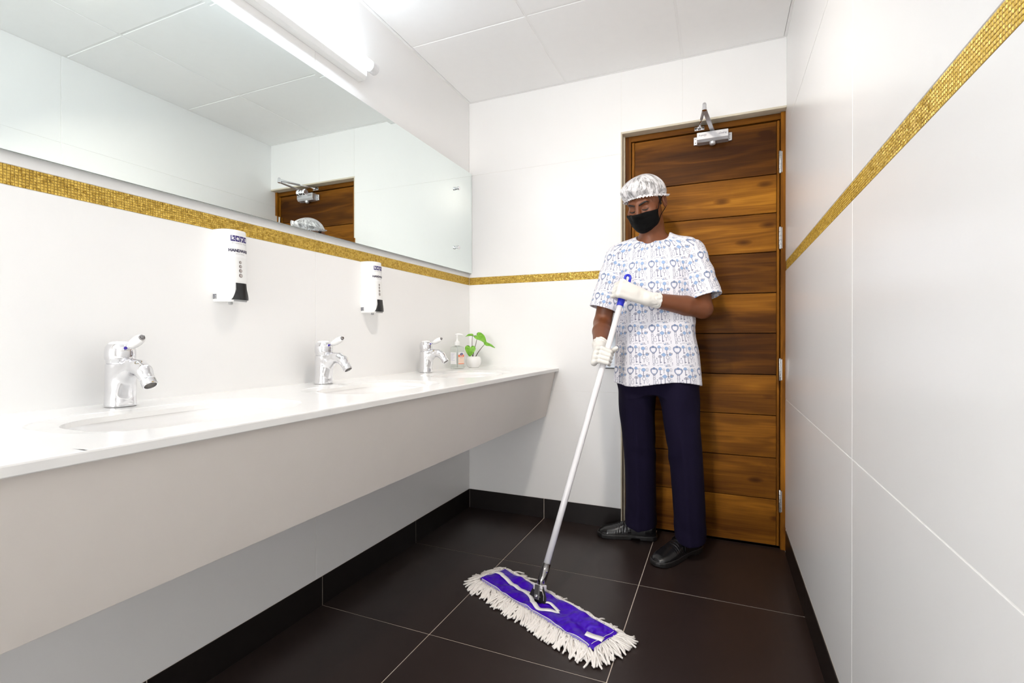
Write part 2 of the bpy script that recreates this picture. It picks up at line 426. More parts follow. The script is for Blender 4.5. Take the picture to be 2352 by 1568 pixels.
# leaf: stiles and ten planks
LX0, LX1, LZ0, LZ1 = FL1 + .0035, FR0 - .004, .012, FT - .004
MB().box(LX0, LX0 + .013, FY + .004, FY + .03, LZ0, LZ1).build('stile', WOODV, door, bevel=.001)
MB().box(LX1 - .011, LX1, FY + .004, FY + .03, LZ0, LZ1).build('stile', WOODV, door, bevel=.001)
zs = [LZ0, .230, .426, .628, .822, 1.020, 1.213, 1.407, 1.592, 1.775, LZ1]
for k in range(10):
    o = MB().box(LX0 + .0145, LX1 - .0125, FY + .006 + random.uniform(-.001, .001), FY + .03, zs[k] + (.0018 if k else 0), zs[k + 1] - .0018).build('plank', WOOD, door, bevel=.0012)
# split each hinge into knuckles
for zc in (1.824, 1.467, .848, .228):
    hb = MB()
    hb.lathe([(.0055, -.053), (.0066, -.050), (.0066, .050), (.0055, .053), (.003, .0545)], 14, Matrix.Translation((FR0 - .002, FY - .008, zc)))
    hg = hb.build('hinge', STEEL, door, smooth=True)
    for zz in (-.030, -.010, .010, .030):
        MB().lathe([(.0070, zz - .0008), (.0070, zz + .0008)], 14, Matrix.Translation((FR0 - .002, FY - .008, zc))).build('knuckle_ring', DCHROME, hg)
    MB().box(FR0 - .002, FR0 + .0065, FY - .0130, FY - .0118, zc - .049, zc + .049).build('hinge_leaf', STEEL, hg)
# ================================================================== FIXTURES
# ---- mirror
mir = empty('wall_mirror', (.018, -1.6, 1.379), 'long frameless mirror with steel screw caps above the counter', 'mirror')
MZ0, MZ1, MY0, MY1 = 1.379, 1.9644, -3.4, -.004
bv, bx_ = .018, .00035
def rect(x, i): return [(x, MY0 + i, MZ0 + i), (x, MY1 - i, MZ0 + i), (x, MY1 - i, MZ1 - i), (x, MY0 + i, MZ1 - i)]
vv = rect(.0200 - bx_, 0) + rect(.0200, bv)
mesh_obj('glass', vv, [(4, 5, 6, 7), (0, 1, 5, 4), (1, 2, 6, 5), (2, 3, 7, 6), (3, 0, 4, 7)], MIRROR, mir)
MB().box(.0145, .0196, MY0, MY1, MZ0, MZ1).build('glass_edge', MEDGE, mir)
MB().box(.001, .0144, MY0 + .03, MY1 - .02, MZ0 + .03, MZ1 - .03).build('backing', PANEL, mir)
for y in (-.186, -1.281, -2.376):
    for z in (1.502, 1.829) if y > -.2 else (1.504,):
        MB().lathe([(.0085, 0), (.0085, .004), (.0060, .004), (.0060, .009), (.0098, .009), (.0105, .011), (.0105, .018), (.0098, .019)], 20, frame_to((.0195, y, z), (1, 0, 0))).build('screw_cap', CHROME, mir, smooth=False)

# ---- tube light over the mirror
tl = empty('tube_light', (0, -1.58, 2.04), 'glowing white tube light on the wall above the mirror', 'wall light')
TY0, TY1 = -2.19, -.965
mb = MB(); prof = [(0.0, 2.046), (.030, 2.046), (.044, 2.062), (.044, 2.118), (.030, 2.128), (0.0, 2.128)]
n = len(prof); vv = [(x, y, z) for y in (TY0, TY1) for x, z in prof]
mb.add(vv, [tuple(range(n))[::-1], tuple(range(n, 2 * n))] + [(i, (i + 1) % n, n + (i + 1) % n, n + i) for i in range(n)])
mb.build('base', WPLASTIC, tl, bevel=.002)
m = mat('glowing_diffuser', (.9, .9, .9), .4, emit=TUBE_COL, estr=TUBE_STRENGTH)
MB().tube([(.058, TY0 + .01, 2.100), (.058, TY1 - .004, 2.100)], .021, 20).build('diffuser', m, tl, smooth=False)
ecm = mat('white_end_cap', (.74, .74, .75), .35, noise=.02)
MB().lathe([(.0215, 0), (.0225, .001), (.0225, .036), (.0205, .0385)], 24, frame_to((.058, TY1 - .004, 2.100), (0, 1, 0))).build('end_cap', ecm, tl, smooth=False)
MB().lathe([(.0215, 0), (.0225, .001), (.0225, .036), (.0205, .0385)], 24, frame_to((.058, TY0 + .01, 2.100), (0, -1, 0))).build('end_cap', ecm, tl, smooth=False)

# ---- added unseen spotlight, placed by the shadows and tilted to light person and door
for k, (x, y) in enumerate(DOWNLIGHTS):
    dl = empty('added_downlight', (x, y, H), 'added round tilting ceiling spotlight out of view in front of the door', 'ceiling light')
    MB().lathe([(.052, -.002), (.066, -.002), (.070, -.006), (.066, -.010), (.052, -.008)], 32, Matrix.Translation((x, y, H)), caps=False).build('trim_ring', WPLASTIC, dl, smooth=True)
    mm = mat('added_downlight_lens', (.9, .9, .9), .5, emit=DOWN_COL, estr=14.0)
    Ml = frame_to((x, y, H - .006), Vector(DOWN_AIM) - Vector((x, y, H)))
    MB().lathe([(.050, -.010), (.050, .030), (.046, .032), (.0001, .031)], 32, Ml, caps=False).build('lens', mm, dl)
    ld = bpy.data.lights.new('lamp', 'AREA'); ld.shape = 'DISK'; ld.size = .10; ld.energy = DOWN_POWER; ld.color = DOWN_COL; ld.spread = radians(125)
    lo = bpy.data.objects.new('lamp', ld); COL.objects.link(lo); lo.parent = dl; lo.location = (0, .008, -.045); lo.rotation_euler = (Vector(DOWN_AIM) - Vector((x, y, H - .045))).to_track_quat('-Z', 'Y').to_euler()

# ---- countertop with three cut-outs
CZ, CTH, CX1 = .8340, .0175, .5527
TAPY = [-1.879, -1.241, -.586]
SX = .305
def rrect(cx, cy, hx, hy, rx, ry, angs):
    # rounded rectangle sampled along rays from the centre
    out = []
    for a in angs:
        c, s_ = cos(a), sin(a)
        lo, hi = 0, 1.0
        for _ in range(30):
            md = (lo + hi) / 2; x, y = abs(c * md), abs(s_ * md)
            qx, qy = max(x - (hx - rx), 0) / rx, max(y - (hy - ry), 0) / ry
            ins = (qx * qx + qy * qy) <= 1.0
            lo, hi = (md, hi) if ins else (lo, md)
        out.append((cx + c * lo, cy + s_ * lo))
    return out
ct = MB()
ylist = [-3.4]
for cy in TAPY:
    ya, yb = cy - .30, cy + .30
    hx0, hx1 = SX, CX1 - SX
    crn = [atan2(yb - cy, CX1 - SX), atan2(yb - cy, -SX), atan2(ya - cy, -SX), atan2(ya - cy, CX1 - SX)]
    angs = sorted(set([round(-pi + 2 * pi * k / 72, 6) for k in range(72)] + [round(c, 6) for c in crn]))
    rc = []
    for a in angs:
        c, s_ = cos(a), sin(a); t = 1e9
        if c > 1e-9: t = min(t, (CX1 - .003 - SX) / c)
        if c < -1e-9: t = min(t, -SX / c)
        if s_ > 1e-9: t = min(t, (yb - cy) / s_)
        if s_ < -1e-9: t = min(t, (ya - cy) / s_)
        rc.append((SX + c * t, cy + s_ * t, CZ))
    o1 = [(x, y, CZ) for x, y in rrect(SX, cy, .160, .245, .12, .15, angs)]
    o2 = [(x, y, CZ - .0015) for x, y in rrect(SX, cy, .157, .240, .12, .15, angs)]
    o3 = [(x, y, CZ - .006) for x, y in rrect(SX, cy, .128, .198, .10, .12, angs)]
    o4 = [(x, y, CZ - CTH) for x, y in rrect(SX, cy, .1275, .1975, .10, .12, angs)]
    o5 = [(x, y, CZ - CTH) for (x, y, z) in rc]
    n = len(angs); base = len(ct.v); rings = [rc, o1, o2, o3, o4, o5]
    for r in rings: ct.v.extend(r)
    for q in range(len(rings) - 1):
        for j in range(n):
            a = base + q * n + j; b_ = base + q * n + (j + 1) % n
            ct.f.append((a, b_, b_ + n, a + n))
    ylist += [ya, yb]
ylist.append(0.0)
for k in range(0, len(ylist), 2):
    y0, y1 = ylist[k], ylist[k + 1]
    if y1 - y0 > 1e-4:
        ct.add([(0, y0, CZ), (CX1 - .003, y0, CZ), (CX1 - .003, y1, CZ), (0, y1, CZ)], [(0, 1, 2, 3)])
        ct.add([(0, y0, CZ - CTH), (CX1 - .003, y0, CZ - CTH), (CX1 - .003, y1, CZ - CTH), (0, y1, CZ - CTH)], [(3, 2, 1, 0)])
prof = [(CX1 - .003, CZ), (CX1 - .0008, CZ - .0008), (CX1, CZ - .003), (CX1, CZ - CTH + .002), (CX1 - .001, CZ - CTH + .0005), (CX1 - .003, CZ - CTH)]
vv = [(x, y, z) for y in (-3.4, 0.0) for x, z in prof]; n = len(prof)
ct.add(vv, [(i, n + i, n + i + 1, i + 1)[::-1] for i in range(n - 1)])
counter = ct.build('countertop', QUARTZ, origin=(CX1 / 2, -1.7, CZ - CTH)); tag(counter, 'long white stone vanity countertop with three oval basin cut-outs', 'countertop')
# ---- slanted front panel below the counter
ap = MB(); A0 = (.535, CZ - CTH); A1 = (.4795, .5665); tk = .016
vv = []
for y in (-3.4, -.0025): vv += [(A0[0], y, A0[1]), (A1[0], y, A1[1]), (A1[0] - tk, y, A1[1] + .002), (A0[0] - tk, y, A0[1])]
ap.add(vv, [(0, 1, 2, 3)[::-1], (4, 5, 6, 7)] + [(i, (i + 1) % 4, 4 + (i + 1) % 4, 4 + i) for i in range(4)])
o = ap.build('vanity_panel', PANEL, origin=(.47, -1.7, .567), bevel=.001); tag(o, 'pale grey slanted apron panel hanging under the white countertop', 'panel')

# ---- basins
names_b = ['white basin under the nearest tap, partly cut by the left edge', 'white basin under the middle tap', 'small looking white basin nearest the soap bottle']
angs = [2 * pi * k / 56 for k in range(56)]
rings_def = [(.1330, .2030, CZ - CTH - .0005), (.1290, .1990, CZ - CTH - .0005), (.126, .196, CZ - .05), (.118, .187, CZ - .10), (.095, .160, CZ - .128), (.05, .09, CZ - .140), (.022, .024, CZ - .143)]
proto = empty('sink_basin', (SX, TAPY[0], CZ - .143), names_b[0], 'sink', 'basins set in the countertop')
mb = MB(); n = len(angs)
for q, (hx, hy, z) in enumerate(rings_def):
    mb.v += [(x, y, z) for x, y in rrect(SX, TAPY[0], hx, hy, hx * .8, hy * .62, angs)]
for q in range(len(rings_def) - 1):
    for j in range(n):
        a = q * n + j; b_ = q * n + (j + 1) % n; mb.f.append((a, b_, b_ + n, a + n))
mb.f.append(tuple(range((len(rings_def) - 1) * n, len(rings_def) * n)))
mb.build('bowl', CERAMIC, proto, smooth=True, solid=.002)
MB().lathe([(.021, 0), (.021, .003), (.016, .004), (.012, .002), (.0001, .002)], 24, Matrix.Translation((SX, TAPY[0], CZ - .1435)), caps=False).build('drain', CHROME, proto, smooth=True)
for k in (1, 2):
    c = dup(proto, None, Vector((0, TAPY[k] - TAPY[0], 0))); c['label'] = names_b[k]

# ================================================================== implicit modelling toolkit
def smin(a, b, k):
    if k <= 0: return np.minimum(a, b)
    h = np.clip(.5 + .5 * (b - a) / k, 0, 1)
    return b + (a - b) * h - k * h * (1 - h)
def p_cone(a, b, ra, rb):
    a = np.array(a, float); b = np.array(b, float); ba = b - a; L2 = ba @ ba; rm = max(ra, rb)
    def f(x, y, z):
        px, py, pz = x - a[0], y - a[1], z - a[2]
        t = np.clip((px * ba[0] + py * ba[1] + pz * ba[2]) / L2, 0, 1)
        return np.sqrt((px - t * ba[0]) ** 2 + (py - t * ba[1]) ** 2 + (pz - t * ba[2]) ** 2) - (ra + t * (rb - ra))
    return f, np.minimum(a, b) - rm, np.maximum(a, b) + rm
def p_ell(c, r, R=None):
    c = np.array(c, float); r = np.array(r, float); Rm = np.eye(3) if R is None else np.array(R)
    ext = np.sqrt(((Rm * r) ** 2).sum(1))
    def f(x, y, z):
        px, py, pz = x - c[0], y - c[1], z - c[2]
        q = [(px * Rm[0, i] + py * Rm[1, i] + pz * Rm[2, i]) for i in range(3)]
        k0 = np.sqrt(sum((q[i] / r[i]) ** 2 for i in range(3))); k1 = np.sqrt(sum((q[i] / r[i] ** 2) ** 2 for i in range(3))) + 1e-9
        return k0 * (k0 - 1) / k1
    return f, c - ext, c + ext
def p_loft(keys, n=2.0):
    K = np.array(keys, float)   # z, cx, cy, rx, ry
    def f(x, y, z):
        cx, cy, rx, ry = [np.interp(z, K[:, 0], K[:, i]) for i in (1, 2, 3, 4)]
        q = (np.abs((x - cx) / rx) ** n + np.abs((y - cy) / ry) ** n) ** (1 / n)
        d = (q - 1) * np.minimum(rx, ry)
        return np.maximum(d, np.maximum(z - K[-1, 0], K[0, 0] - z))
    lo = np.array([(K[:, 1] - K[:, 3]).min(), (K[:, 2] - K[:, 4]).min(), K[0, 0]]); hi = np.array([(K[:, 1] + K[:, 3]).max(), (K[:, 2] + K[:, 4]).max(), K[-1, 0]])
    return f, lo, hi
def smooth_keys(keys, m=60):
    K = np.array(keys, float); z = np.linspace(K[0, 0], K[-1, 0], m); out = [z]
    for i in range(1, K.shape[1]):
        # monotone-ish cubic through the keys
        d = np.gradient(K[:, i], K[:, 0]); idx = np.clip(np.searchsorted(K[:, 0], z) - 1, 0, len(K) - 2)
        h = K[idx + 1, 0] - K[idx, 0]; t = (z - K[idx, 0]) / h
        h00 = 2 * t ** 3 - 3 * t ** 2 + 1; h10 = t ** 3 - 2 * t ** 2 + t; h01 = -2 * t ** 3 + 3 * t ** 2; h11 = t ** 3 - t ** 2
        out.append(h00 * K[idx, i] + h10 * h * d[idx] + h01 * K[idx + 1, i] + h11 * h * d[idx + 1])
    return np.stack(out, 1)
class Field:
    def __init__(s, lo, hi, h):
        s.lo = np.array(lo, float); s.h = h; s.n = np.ceil((np.array(hi) - s.lo) / h).astype(int) + 1
        s.ax = [(s.lo[i] + h * np.arange(s.n[i])).astype(np.float32) for i in range(3)]
        s.F = np.full(s.n, .15, np.float32)
    def xyz(s, sl=(slice(None),) * 3):
        return s.ax[0][sl[0]][:, None, None], s.ax[1][sl[1]][None, :, None], s.ax[2][sl[2]][None, None, :]
    def sl(s, lo, hi):
        a = np.clip(np.floor((lo - s.lo) / s.h).astype(int), 0, s.n); b = np.clip(np.ceil((hi - s.lo) / s.h).astype(int) + 1, 0, s.n)
        return tuple(slice(int(a[i]), int(b[i])) for i in range(3))
    def add(s, p, k=.0, sub=False, m=.02):
        f, lo, hi = p; sl = s.sl(lo - m - k, hi + m + k)
        if any(q.stop <= q.start for q in sl): return s
        d = f(*s.xyz(sl)).astype(np.float32)
        if sub: s.F[sl] = -smin(-s.F[sl], d, k)
        else: s.F[sl] = smin(s.F[sl], d, k)
        return s
    def mesh(s, it=2):
        F = s.F; S = F < 0
        c = np.zeros(tuple(np.array(F.shape) - 1), np.int8)
        for i in (0, 1):
            for j in (0, 1):
                for k in (0, 1):
                    c += S[i:F.shape[0] - 1 + i, j:F.shape[1] - 1 + j, k:F.shape[2] - 1 + k]
        I, J, K = np.nonzero((c > 0) & (c < 8)); idx = np.full(c.shape, -1, np.int32); idx[I, J, K] = np.arange(len(I))
        acc = np.zeros((len(I), 3)); cn = np.zeros(len(I))
        cor = {(a, b, d): F[I + a, J + b, K + d] for a in (0, 1) for b in (0, 1) for d in (0, 1)}
        for ax in range(3):
            o = [q for q in range(3) if q != ax]
            for u in (0, 1):
                for v in (0, 1):
                    p0 = [0, 0, 0]; p0[o[0]] = u; p0[o[1]] = v; p1 = list(p0); p1[ax] = 1
                    f0, f1 = cor[tuple(p0)], cor[tuple(p1)]; mk = (f0 < 0) != (f1 < 0)
                    t = np.where(mk, f0 / np.where(mk, f0 - f1, 1), 0)
                    P = np.array(p0, float)[None, :].repeat(len(I), 0); P[:, ax] = t
                    acc += P * mk[:, None]; cn += mk
        V = acc / cn[:, None] + np.stack([I, J, K], 1)
        Q = []
        for ax in range(3):
            o1, o2 = [(1, 2), (2, 0), (0, 1)][ax]
            A = np.swapaxes(S, 0, ax) if ax else S
            s0 = [slice(None)] * 3; s1 = [slice(None)] * 3; s0[ax] = slice(0, -1); s1[ax] = slice(1, None)
            for q in (o1, o2): s0[q] = slice(1, -1); s1[q] = slice(1, -1)
            a, b = S[tuple(s0)], S[tuple(s1)]
            ii = np.nonzero(a != b)
            base = [ii[0].copy(), ii[1].copy(), ii[2].copy()]
            base[o1] += 1; base[o2] += 1
            fl = a[ii]
            def g(d1, d2):
                t = [base[0].copy(), base[1].copy(), base[2].copy()]; t[o1] += d1; t[o2] += d2; return idx[t[0], t[1], t[2]]
            q = np.stack([g(-1, -1), g(0, -1), g(0, 0), g(-1, 0)], 1)
            q[~fl] = q[~fl][:, ::-1]
            Q.append(q)
        Q = np.concatenate(Q)
        Q = Q[(Q >= 0).all(1)]
        for _ in range(it):
            acc = np.zeros_like(V); cn = np.zeros(len(V))
            for a, b in ((0, 1), (1, 2), (2, 3), (3, 0)):
                for u, w_ in ((a, b), (b, a)):
                    for d in range(3): acc[:, d] += np.bincount(Q[:, u], V[Q[:, w_], d], len(V))
                    cn += np.bincount(Q[:, u], minlength=len(V))
            V = np.where(cn[:, None] > 0, .5 * V + .5 * acc / np.maximum(cn, 1)[:, None], V)
        return s.lo + V * s.h, Q
def sdf_obj(name, fld, material, parent=None, it=2, **k):
    V, Q = fld.mesh(it)
    return mesh_obj(name, V, Q, material, parent, smooth=True, **k)

# ---- taps
names_t = ['chrome mixer tap with white lever at the nearest basin', 'chrome mixer tap with white lever at the middle basin', 'chrome mixer tap with white lever beside the soap bottle']
TX = .078; ty = TAPY[0]
tap = empty('mixer_tap', (TX, ty, CZ), names_t[0], 'tap', 'taps along the countertop')
F_ = Field((TX - .045, ty - .045, CZ - .01), (TX + .15, ty + .045, CZ + .13), .0016)
F_.add(p_loft([(CZ, TX, ty, .0300, .0300), (CZ + .03, TX, ty, .0290, .0285), (CZ + .10, TX, ty, .0285, .0275)], 2.3))
P = [(.000, .070), (.022, .084), (.045, .0925), (.068, .0925), (.086, .084), (.099, .067)]
R_ = [.024, .0215, .0185, .0170, .0160, .0150]
for k in range(5): F_.add(p_cone((TX + P[k][0], ty, CZ + P[k][1]), (TX + P[k + 1][0], ty, CZ + P[k + 1][1]), R_[k], R_[k + 1]), .008)
F_.add(p_cone((TX + .012, ty, CZ + .045), (TX + .030, ty, CZ + .075), .012, .012), .02)
F_.F = np.maximum(F_.F, (CZ - F_.ax[2])[None, None, :])
sdf_obj('body', F_, CHROME, tap, 4)
dirv = Vector((P[5][0] - P[4][0], 0, P[5][1] - P[4][1])).normalized()
tip = Vector((TX + P[5][0], ty, CZ + P[5][1])) + dirv * .004
MB().lathe([(.0148, 0), (.0155, .002), (.0155, .013), (.0145, .015), (.0125, .015), (.0120, .012), (.0001, .012)], 24, frame_to(tip, dirv)).build('aerator', CHROME, tap, smooth=False)
MB().lathe([(.0118, .0125), (.0001, .0128)], 20, frame_to(tip, dirv), caps=False).build('aerator_mesh', mat('aerator_grey', (.12, .11, .10), .5, noise=.2, nscale=900), tap)
hd = MB().lathe([(.0265, .100), (.0275, .102), (.0275, .108), (.0290, .109), (.0300, .113), (.0300, .128), (.0285, .138), (.0245, .1445), (.0235, .1455)], 36, Matrix.Translation((TX, ty, CZ))).build('head', CHROME, tap, smooth=True)
MB().lathe([(.0225, .1450), (.0225, .1465), (.018, .1500), (.010, .1520), (.0001, .1525)], 32, Matrix.Translation((TX, ty, CZ)), caps=False).build('ceramic_cap', CERAMIC, tap, smooth=True)
lv0 = Vector((TX + .024, ty, CZ + .134)); ld_ = Vector((1, -.06, .42)).normalized()
lev = MB().lathe([(.0050, 0), (.0042, .010), (.0055, .016), (.0085, .018), (.0085, .0205)], 20, frame_to(lv0, ld_)).build('lever', CHROME, tap, smooth=True)
MB().lathe([(.0075, .0205), (.0095, .023), (.0112, .034), (.0116, .048), (.0105, .060), (.0080, .0665)], 24, frame_to(lv0, ld_)).build('lever_grip', CERAMIC, lev, smooth=True)
MB().lathe([(.0062, .066), (.0062, .069), (.0042, .0695), (.0042, .0730), (.0030, .0735)], 18, frame_to(lv0, ld_)).build('lever_tip', DCHROME, lev, smooth=False)
MB().lathe([(.0034, -.0008), (.0034, .0012)], 14, frame_to((TX + .0285, ty - .0052, CZ + .136), (1, -.2, .15))).build('temperature_mark', mat('blue_mark', (.06, .03, .45), .3, noise=.05), tap)
for k in (1, 2):
    c = dup(tap, None, Vector((0, TAPY[k] - TAPY[0], 0))); c['label'] = names_t[k]

# ---- hand soap dispensers
def dispenser(y0, label):
    root = empty('soap_dispenser', (0, y0, 1.102), label, 'soap dispenser', 'wall soap dispensers')
    Z0, Z1, hw, dp = 1.101, 1.313, .0415, .0575
    def surf(s_, z, off=0.0):
        # s_: arc parameter -1..1 around the plan (−1 = wall on the camera side), z height
        zz = (z - Z0) / (Z1 - Z0)
        edge = min(1.0, max(0.0, (z - Z0) / .014)); top = min(1.0, max(0.0, (Z1 - z) / .010))
        sc_ = (.90 + .10 * sqrt(max(0, 1 - (1 - edge) ** 2))) * (.965 + .035 * sqrt(max(0, 1 - (1 - top) ** 2)))
        d = (dp + .010 * (1 - zz) ** 1.5) * sc_ + off; w_ = hw * (.5 + .5 * sc_) + off
        a = s_ * pi / 2
        n_ = 2.0 / 2.7
        y = w_ * math.copysign(abs(sin(a)) ** n_, sin(a)); x = d * abs(cos(a)) ** n_
        return Vector((x, y0 + y, z))
    # arc length table so prints are not stretched
    tb = [(-1 + 2 * k / 400) for k in range(401)]; ln = [0.0]
    for k in range(400): ln.append(ln[-1] + (surf(tb[k + 1], 1.2) - surf(tb[k], 1.2)).length)
    mid = ln[200]
    def S(u, z, off=0.0):   # u metres around the body from the centre line, towards the far side positive
        return surf(float(np.interp(u + mid, ln, tb)), z, off)
    P = []
    zl = [Z0, Z0 + .001, Z0 + .004, Z0 + .009, Z0 + .015] + list(np.linspace(Z0 + .03, Z1 - .02, 10)) + [Z1 - .010, Z1 - .005, Z1 - .002, Z1 - .0005]
    sl_ = np.interp(np.linspace(0, ln[-1], 61), ln, tb)
    for z in zl: P.append([surf(s_, z) for s_ in sl_])
    mb = MB().grid([[tuple(p) for p in r] for r in P])
    nn_ = len(sl_); top0 = (len(zl) - 1) * nn_
    mb.f.append(tuple(range(top0, top0 + nn_))); mb.f.append(tuple(reversed(range(nn_))))
    body = mb.build('body', WPLASTIC, root, smooth=True)
    md = body.modifiers.new('es', 'EDGE_SPLIT'); md.split_angle = radians(50)
    def patch(name, u0, u1, z0, z1, m_, off=.0006, par=root, nu=14, nz=6, f=None):
        G = [[tuple(S(u if f is None else f(u, z), z, off)) for u in np.linspace(u0, u1, nu)] for z in np.linspace(z0, z1, nz)]
        return MB().grid(G).build(name, m_, par, smooth=True)
    patch('sticker', -.056, .045, 1.232, 1.300, STICKER, .0004)
    def wtext(name, s_, size, u, z, m_, bold=0.0, align='CENTER', off=.0012, space=1.0):
        v, f = text_geo(s_, size, bold, 0, align, space)
        if not v: return
        mesh_obj(name, [tuple(S(u + p[0], z + p[1], off)) for p in v], f, m_, root)
    for k, ch in enumerate('keys'):
        u0 = -.026 + k * .0132
        patch('logo_square', u0, u0 + .0122, 1.278, 1.295, NAVY_INK, .0008, nu=5, nz=3)
        wtext('logo_letter', ch, .0165, u0 + .0061, 1.2825, STICKER, .0004, off=.0014)
    wtext('print_line', 'BY LEMON TREE', .0052, 0, 1.271, GREYL, 0, off=.0009, space=1.25)
    wtext('print_line', 'HANDWASH', .0115, .001, 1.2475, INK, .0006, off=.0009)
    wtext('print_line', 'LEMON GRASS', .0042, 0, 1.2405, GREYL, 0, off=.0009)
    for k, (z, r) in enumerate([(1.2175, .0044), (1.2055, .0049), (1.1925, .0054), (1.1785, .0059)]):
        def disc(rr, off): return [tuple(S(0, z, off))] + [tuple(S(rr * cos(a), z + rr * sin(a), off)) for a in np.linspace(0, 2 * pi, 21)[:-1]]
        fan = [(0, 1 + j, 1 + (j + 1) % 20) for j in range(20)]
        w1 = mesh_obj('level_window', disc(r, .0007), fan, mat('window_grey', (.20, .17, .16), .3, noise=.05), root)
        mesh_obj('window_lens', [tuple(Vector(p) + Vector((0, .0008, 0))) for p in disc(r * .68, .0013)], fan, mat('window_light', (.50, .46, .44), .25, noise=.05), w1)
    # black push lever: shield shape in the lower front
    G = []
    for z in np.linspace(1.1065, 1.1560, 12):
        q = (z - 1.1065) / .0495; half = .0290 - .0125 * min(1, q * 1.6) ** .7
        G.append([tuple(S(u, z, .0022 + .0035 * (1 - q) * (1 - (u / .03) ** 2))) for u in np.linspace(-half, half, 15)])
    MB().grid(G).build('push_lever', BLACKP, root, smooth=True)
    MB().grid([[tuple(S(u, z, .0016)) for u in np.linspace(-.022, .022, 10)] for z in np.linspace(1.1015, 1.1066, 3)]).build('lever_lip', GREYL, root, smooth=True)
    lab = patch('rating_label', -.0860, -.0715, 1.1085, 1.1235, GREYL, .0006)
    for q, wd in enumerate((.0125, .0085, .0115, .007)):
        patch('label_line', -.0853, -.0853 + wd, 1.1205 - q * .0034, 1.1220 - q * .0034, INK, .0010, lab, 4, 2)
    MB().lathe([(.006, 0), (.006, -.006), (.004, -.008)], 14, Matrix.Translation((.035, y0 - .012, Z0))).build('nozzle', GREYL, root)
    return root
dispenser(-1.554, 'white soap dispenser on the wall nearer the viewer')
dispenser(-.911, 'white soap dispenser on the wall farther from the viewer')
# ================================================================== SMALL THINGS
# ---- pump bottle
BX, BY = .070, -.268
bot = empty('pump_bottle', (BX, BY, CZ), 'clear square pump bottle with orange label in the counter corner', 'bottle')
m, N, L, b = nodes('clear_plastic')
N.remove(b); out = N['Material Output']
tr = N.new('ShaderNodeBsdfTransparent'); tr.inputs[0].default_value = (.93, .95, .935, 1)
gl = N.new('ShaderNodeBsdfGlossy'); gl.inputs['Roughness'].default_value = .05
lw = N.new('ShaderNodeLayerWeight'); lw.inputs[0].default_value = .25
nz_ = N.new('ShaderNodeTexNoise'); nz_.inputs['Scale'].default_value = 30
ma = N.new('ShaderNodeMath'); ma.operation = 'MULTIPLY_ADD'; ma.inputs[1].default_value = .5; ma.inputs[2].default_value = .05; L.new(lw.outputs['Fresnel'], ma.inputs[0])
ms = N.new('ShaderNodeMixShader'); L.new(ma.outputs[0], ms.inputs[0]); L.new(tr.outputs[0], ms.inputs[1]); L.new(gl.outputs[0], ms.inputs[2]); L.new(ms.outputs[0], out.inputs[0])
CLEAR = m
rz = radians(-15.6); Rb = Matrix.Rotation(rz, 4, 'Z'); Tb = Matrix.Translation((BX, BY, CZ)) @ Rb
def rsq(h, r, z, n=6):
    o = []
    for q, (sx_, sy_) in enumerate(((1, 1), (-1, 1), (-1, -1), (1, -1))):
        for k in range(n):
            a = q * pi / 2 + (pi / 2) * k / (n - 1)
            o.append((sx_ * (h - r) + r * cos(a), sy_ * (h - r) + r * sin(a), z))
    return o
prof = [(.0245, .004, .000), (.0265, .006, .0015), (.0272, .006, .006), (.0272, .006, .112), (.0262, .008, .117), (.020, .012, .1205), (.0125, .0124, .1225), (.0118, .0117, .128)]
mb = MB(); rings = [[Tb @ Vector(p) for p in rsq(h, r, z)] for h, r, z in prof]; n = len(rings[0])
for r in rings: mb.v += [tuple(p) for p in r]
for q in range(len(rings) - 1):
    for j in range(n): mb.f.append((q * n + j, q * n + (j + 1) % n, (q + 1) * n + (j + 1) % n, (q + 1) * n + j))
mb.f.append(tuple(reversed(range(n)))); mb.f.append(tuple(range((len(rings) - 1) * n, len(rings) * n)))
mb.build('bottle_body', CLEAR, bot, smooth=False, bevel=.0)
MB().tube([Tb @ Vector((0, 0, .008)), Tb @ Vector((0, 0, .128))], .0026, 8).build('dip_tube', mat('milky_tube', (.75, .77, .76), .4, noise=.02), bot)
MB().lathe([(.0135, .125), (.0140, .126), (.0140, .142), (.0128, .144), (.0080, .147), (.0070, .150), (.0045, .158), (.0042, .168), (.0060, .172), (.0062, .180)], 24, Tb).build('pump_collar', WPLASTIC, bot, smooth=False)
hp = [(-.010, .000, .183), (.000, 0, .1845), (.014, 0, .185), (.026, 0, .1832), (.0315, 0, .1795)]
Th = Matrix.Translation((BX, BY, CZ)) @ Matrix.Rotation(radians(24), 4, 'Z')
MB().tube([Th @ Vector(p) for p in hp], [.0052, .0066, .0060, .0042, .0034], 12).build('pump_head', WPLASTIC, bot, smooth=True)
ORANGE = mat('orange_print', (.86, .165, .040), .4, noise=.03); PEACH = mat('peach_print', (.86, .66, .54), .4, noise=.02)
def face_box(name, fx_, u0, u1, z0, z1, m_, off=.0005, par=bot):
    # fx_: 0 = +x face, 1 = -y face of the bottle
    h = .0272
    if fx_ == 0: v = [(h + off, u0, z0), (h + off, u1, z0), (h + off, u1, z1), (h + off, u0, z1)]
    else: v = [(u0, -h - off, z0), (u1, -h - off, z0), (u1, -h - off, z1), (u0, -h - off, z1)]
    return mesh_obj(name, [tuple(Tb @ Vector(p)) for p in v], [(0, 1, 2, 3)], m_, par)
lb = face_box('back_label', 1, -.0225, .0205, .026, .089, STICKER)
for k in range(7):
    face_box('text_line', 1, -.0195, -.0195 + .0285 - .006 * (k % 3), .080 - k * .0058, .0814 - k * .0058, mat('pale_violet_print', (.50, .48, .66), .6, noise=.05), .0009, lb)
lf = face_box('front_label', 0, -.0205, .0225, .026, .089, STICKER)
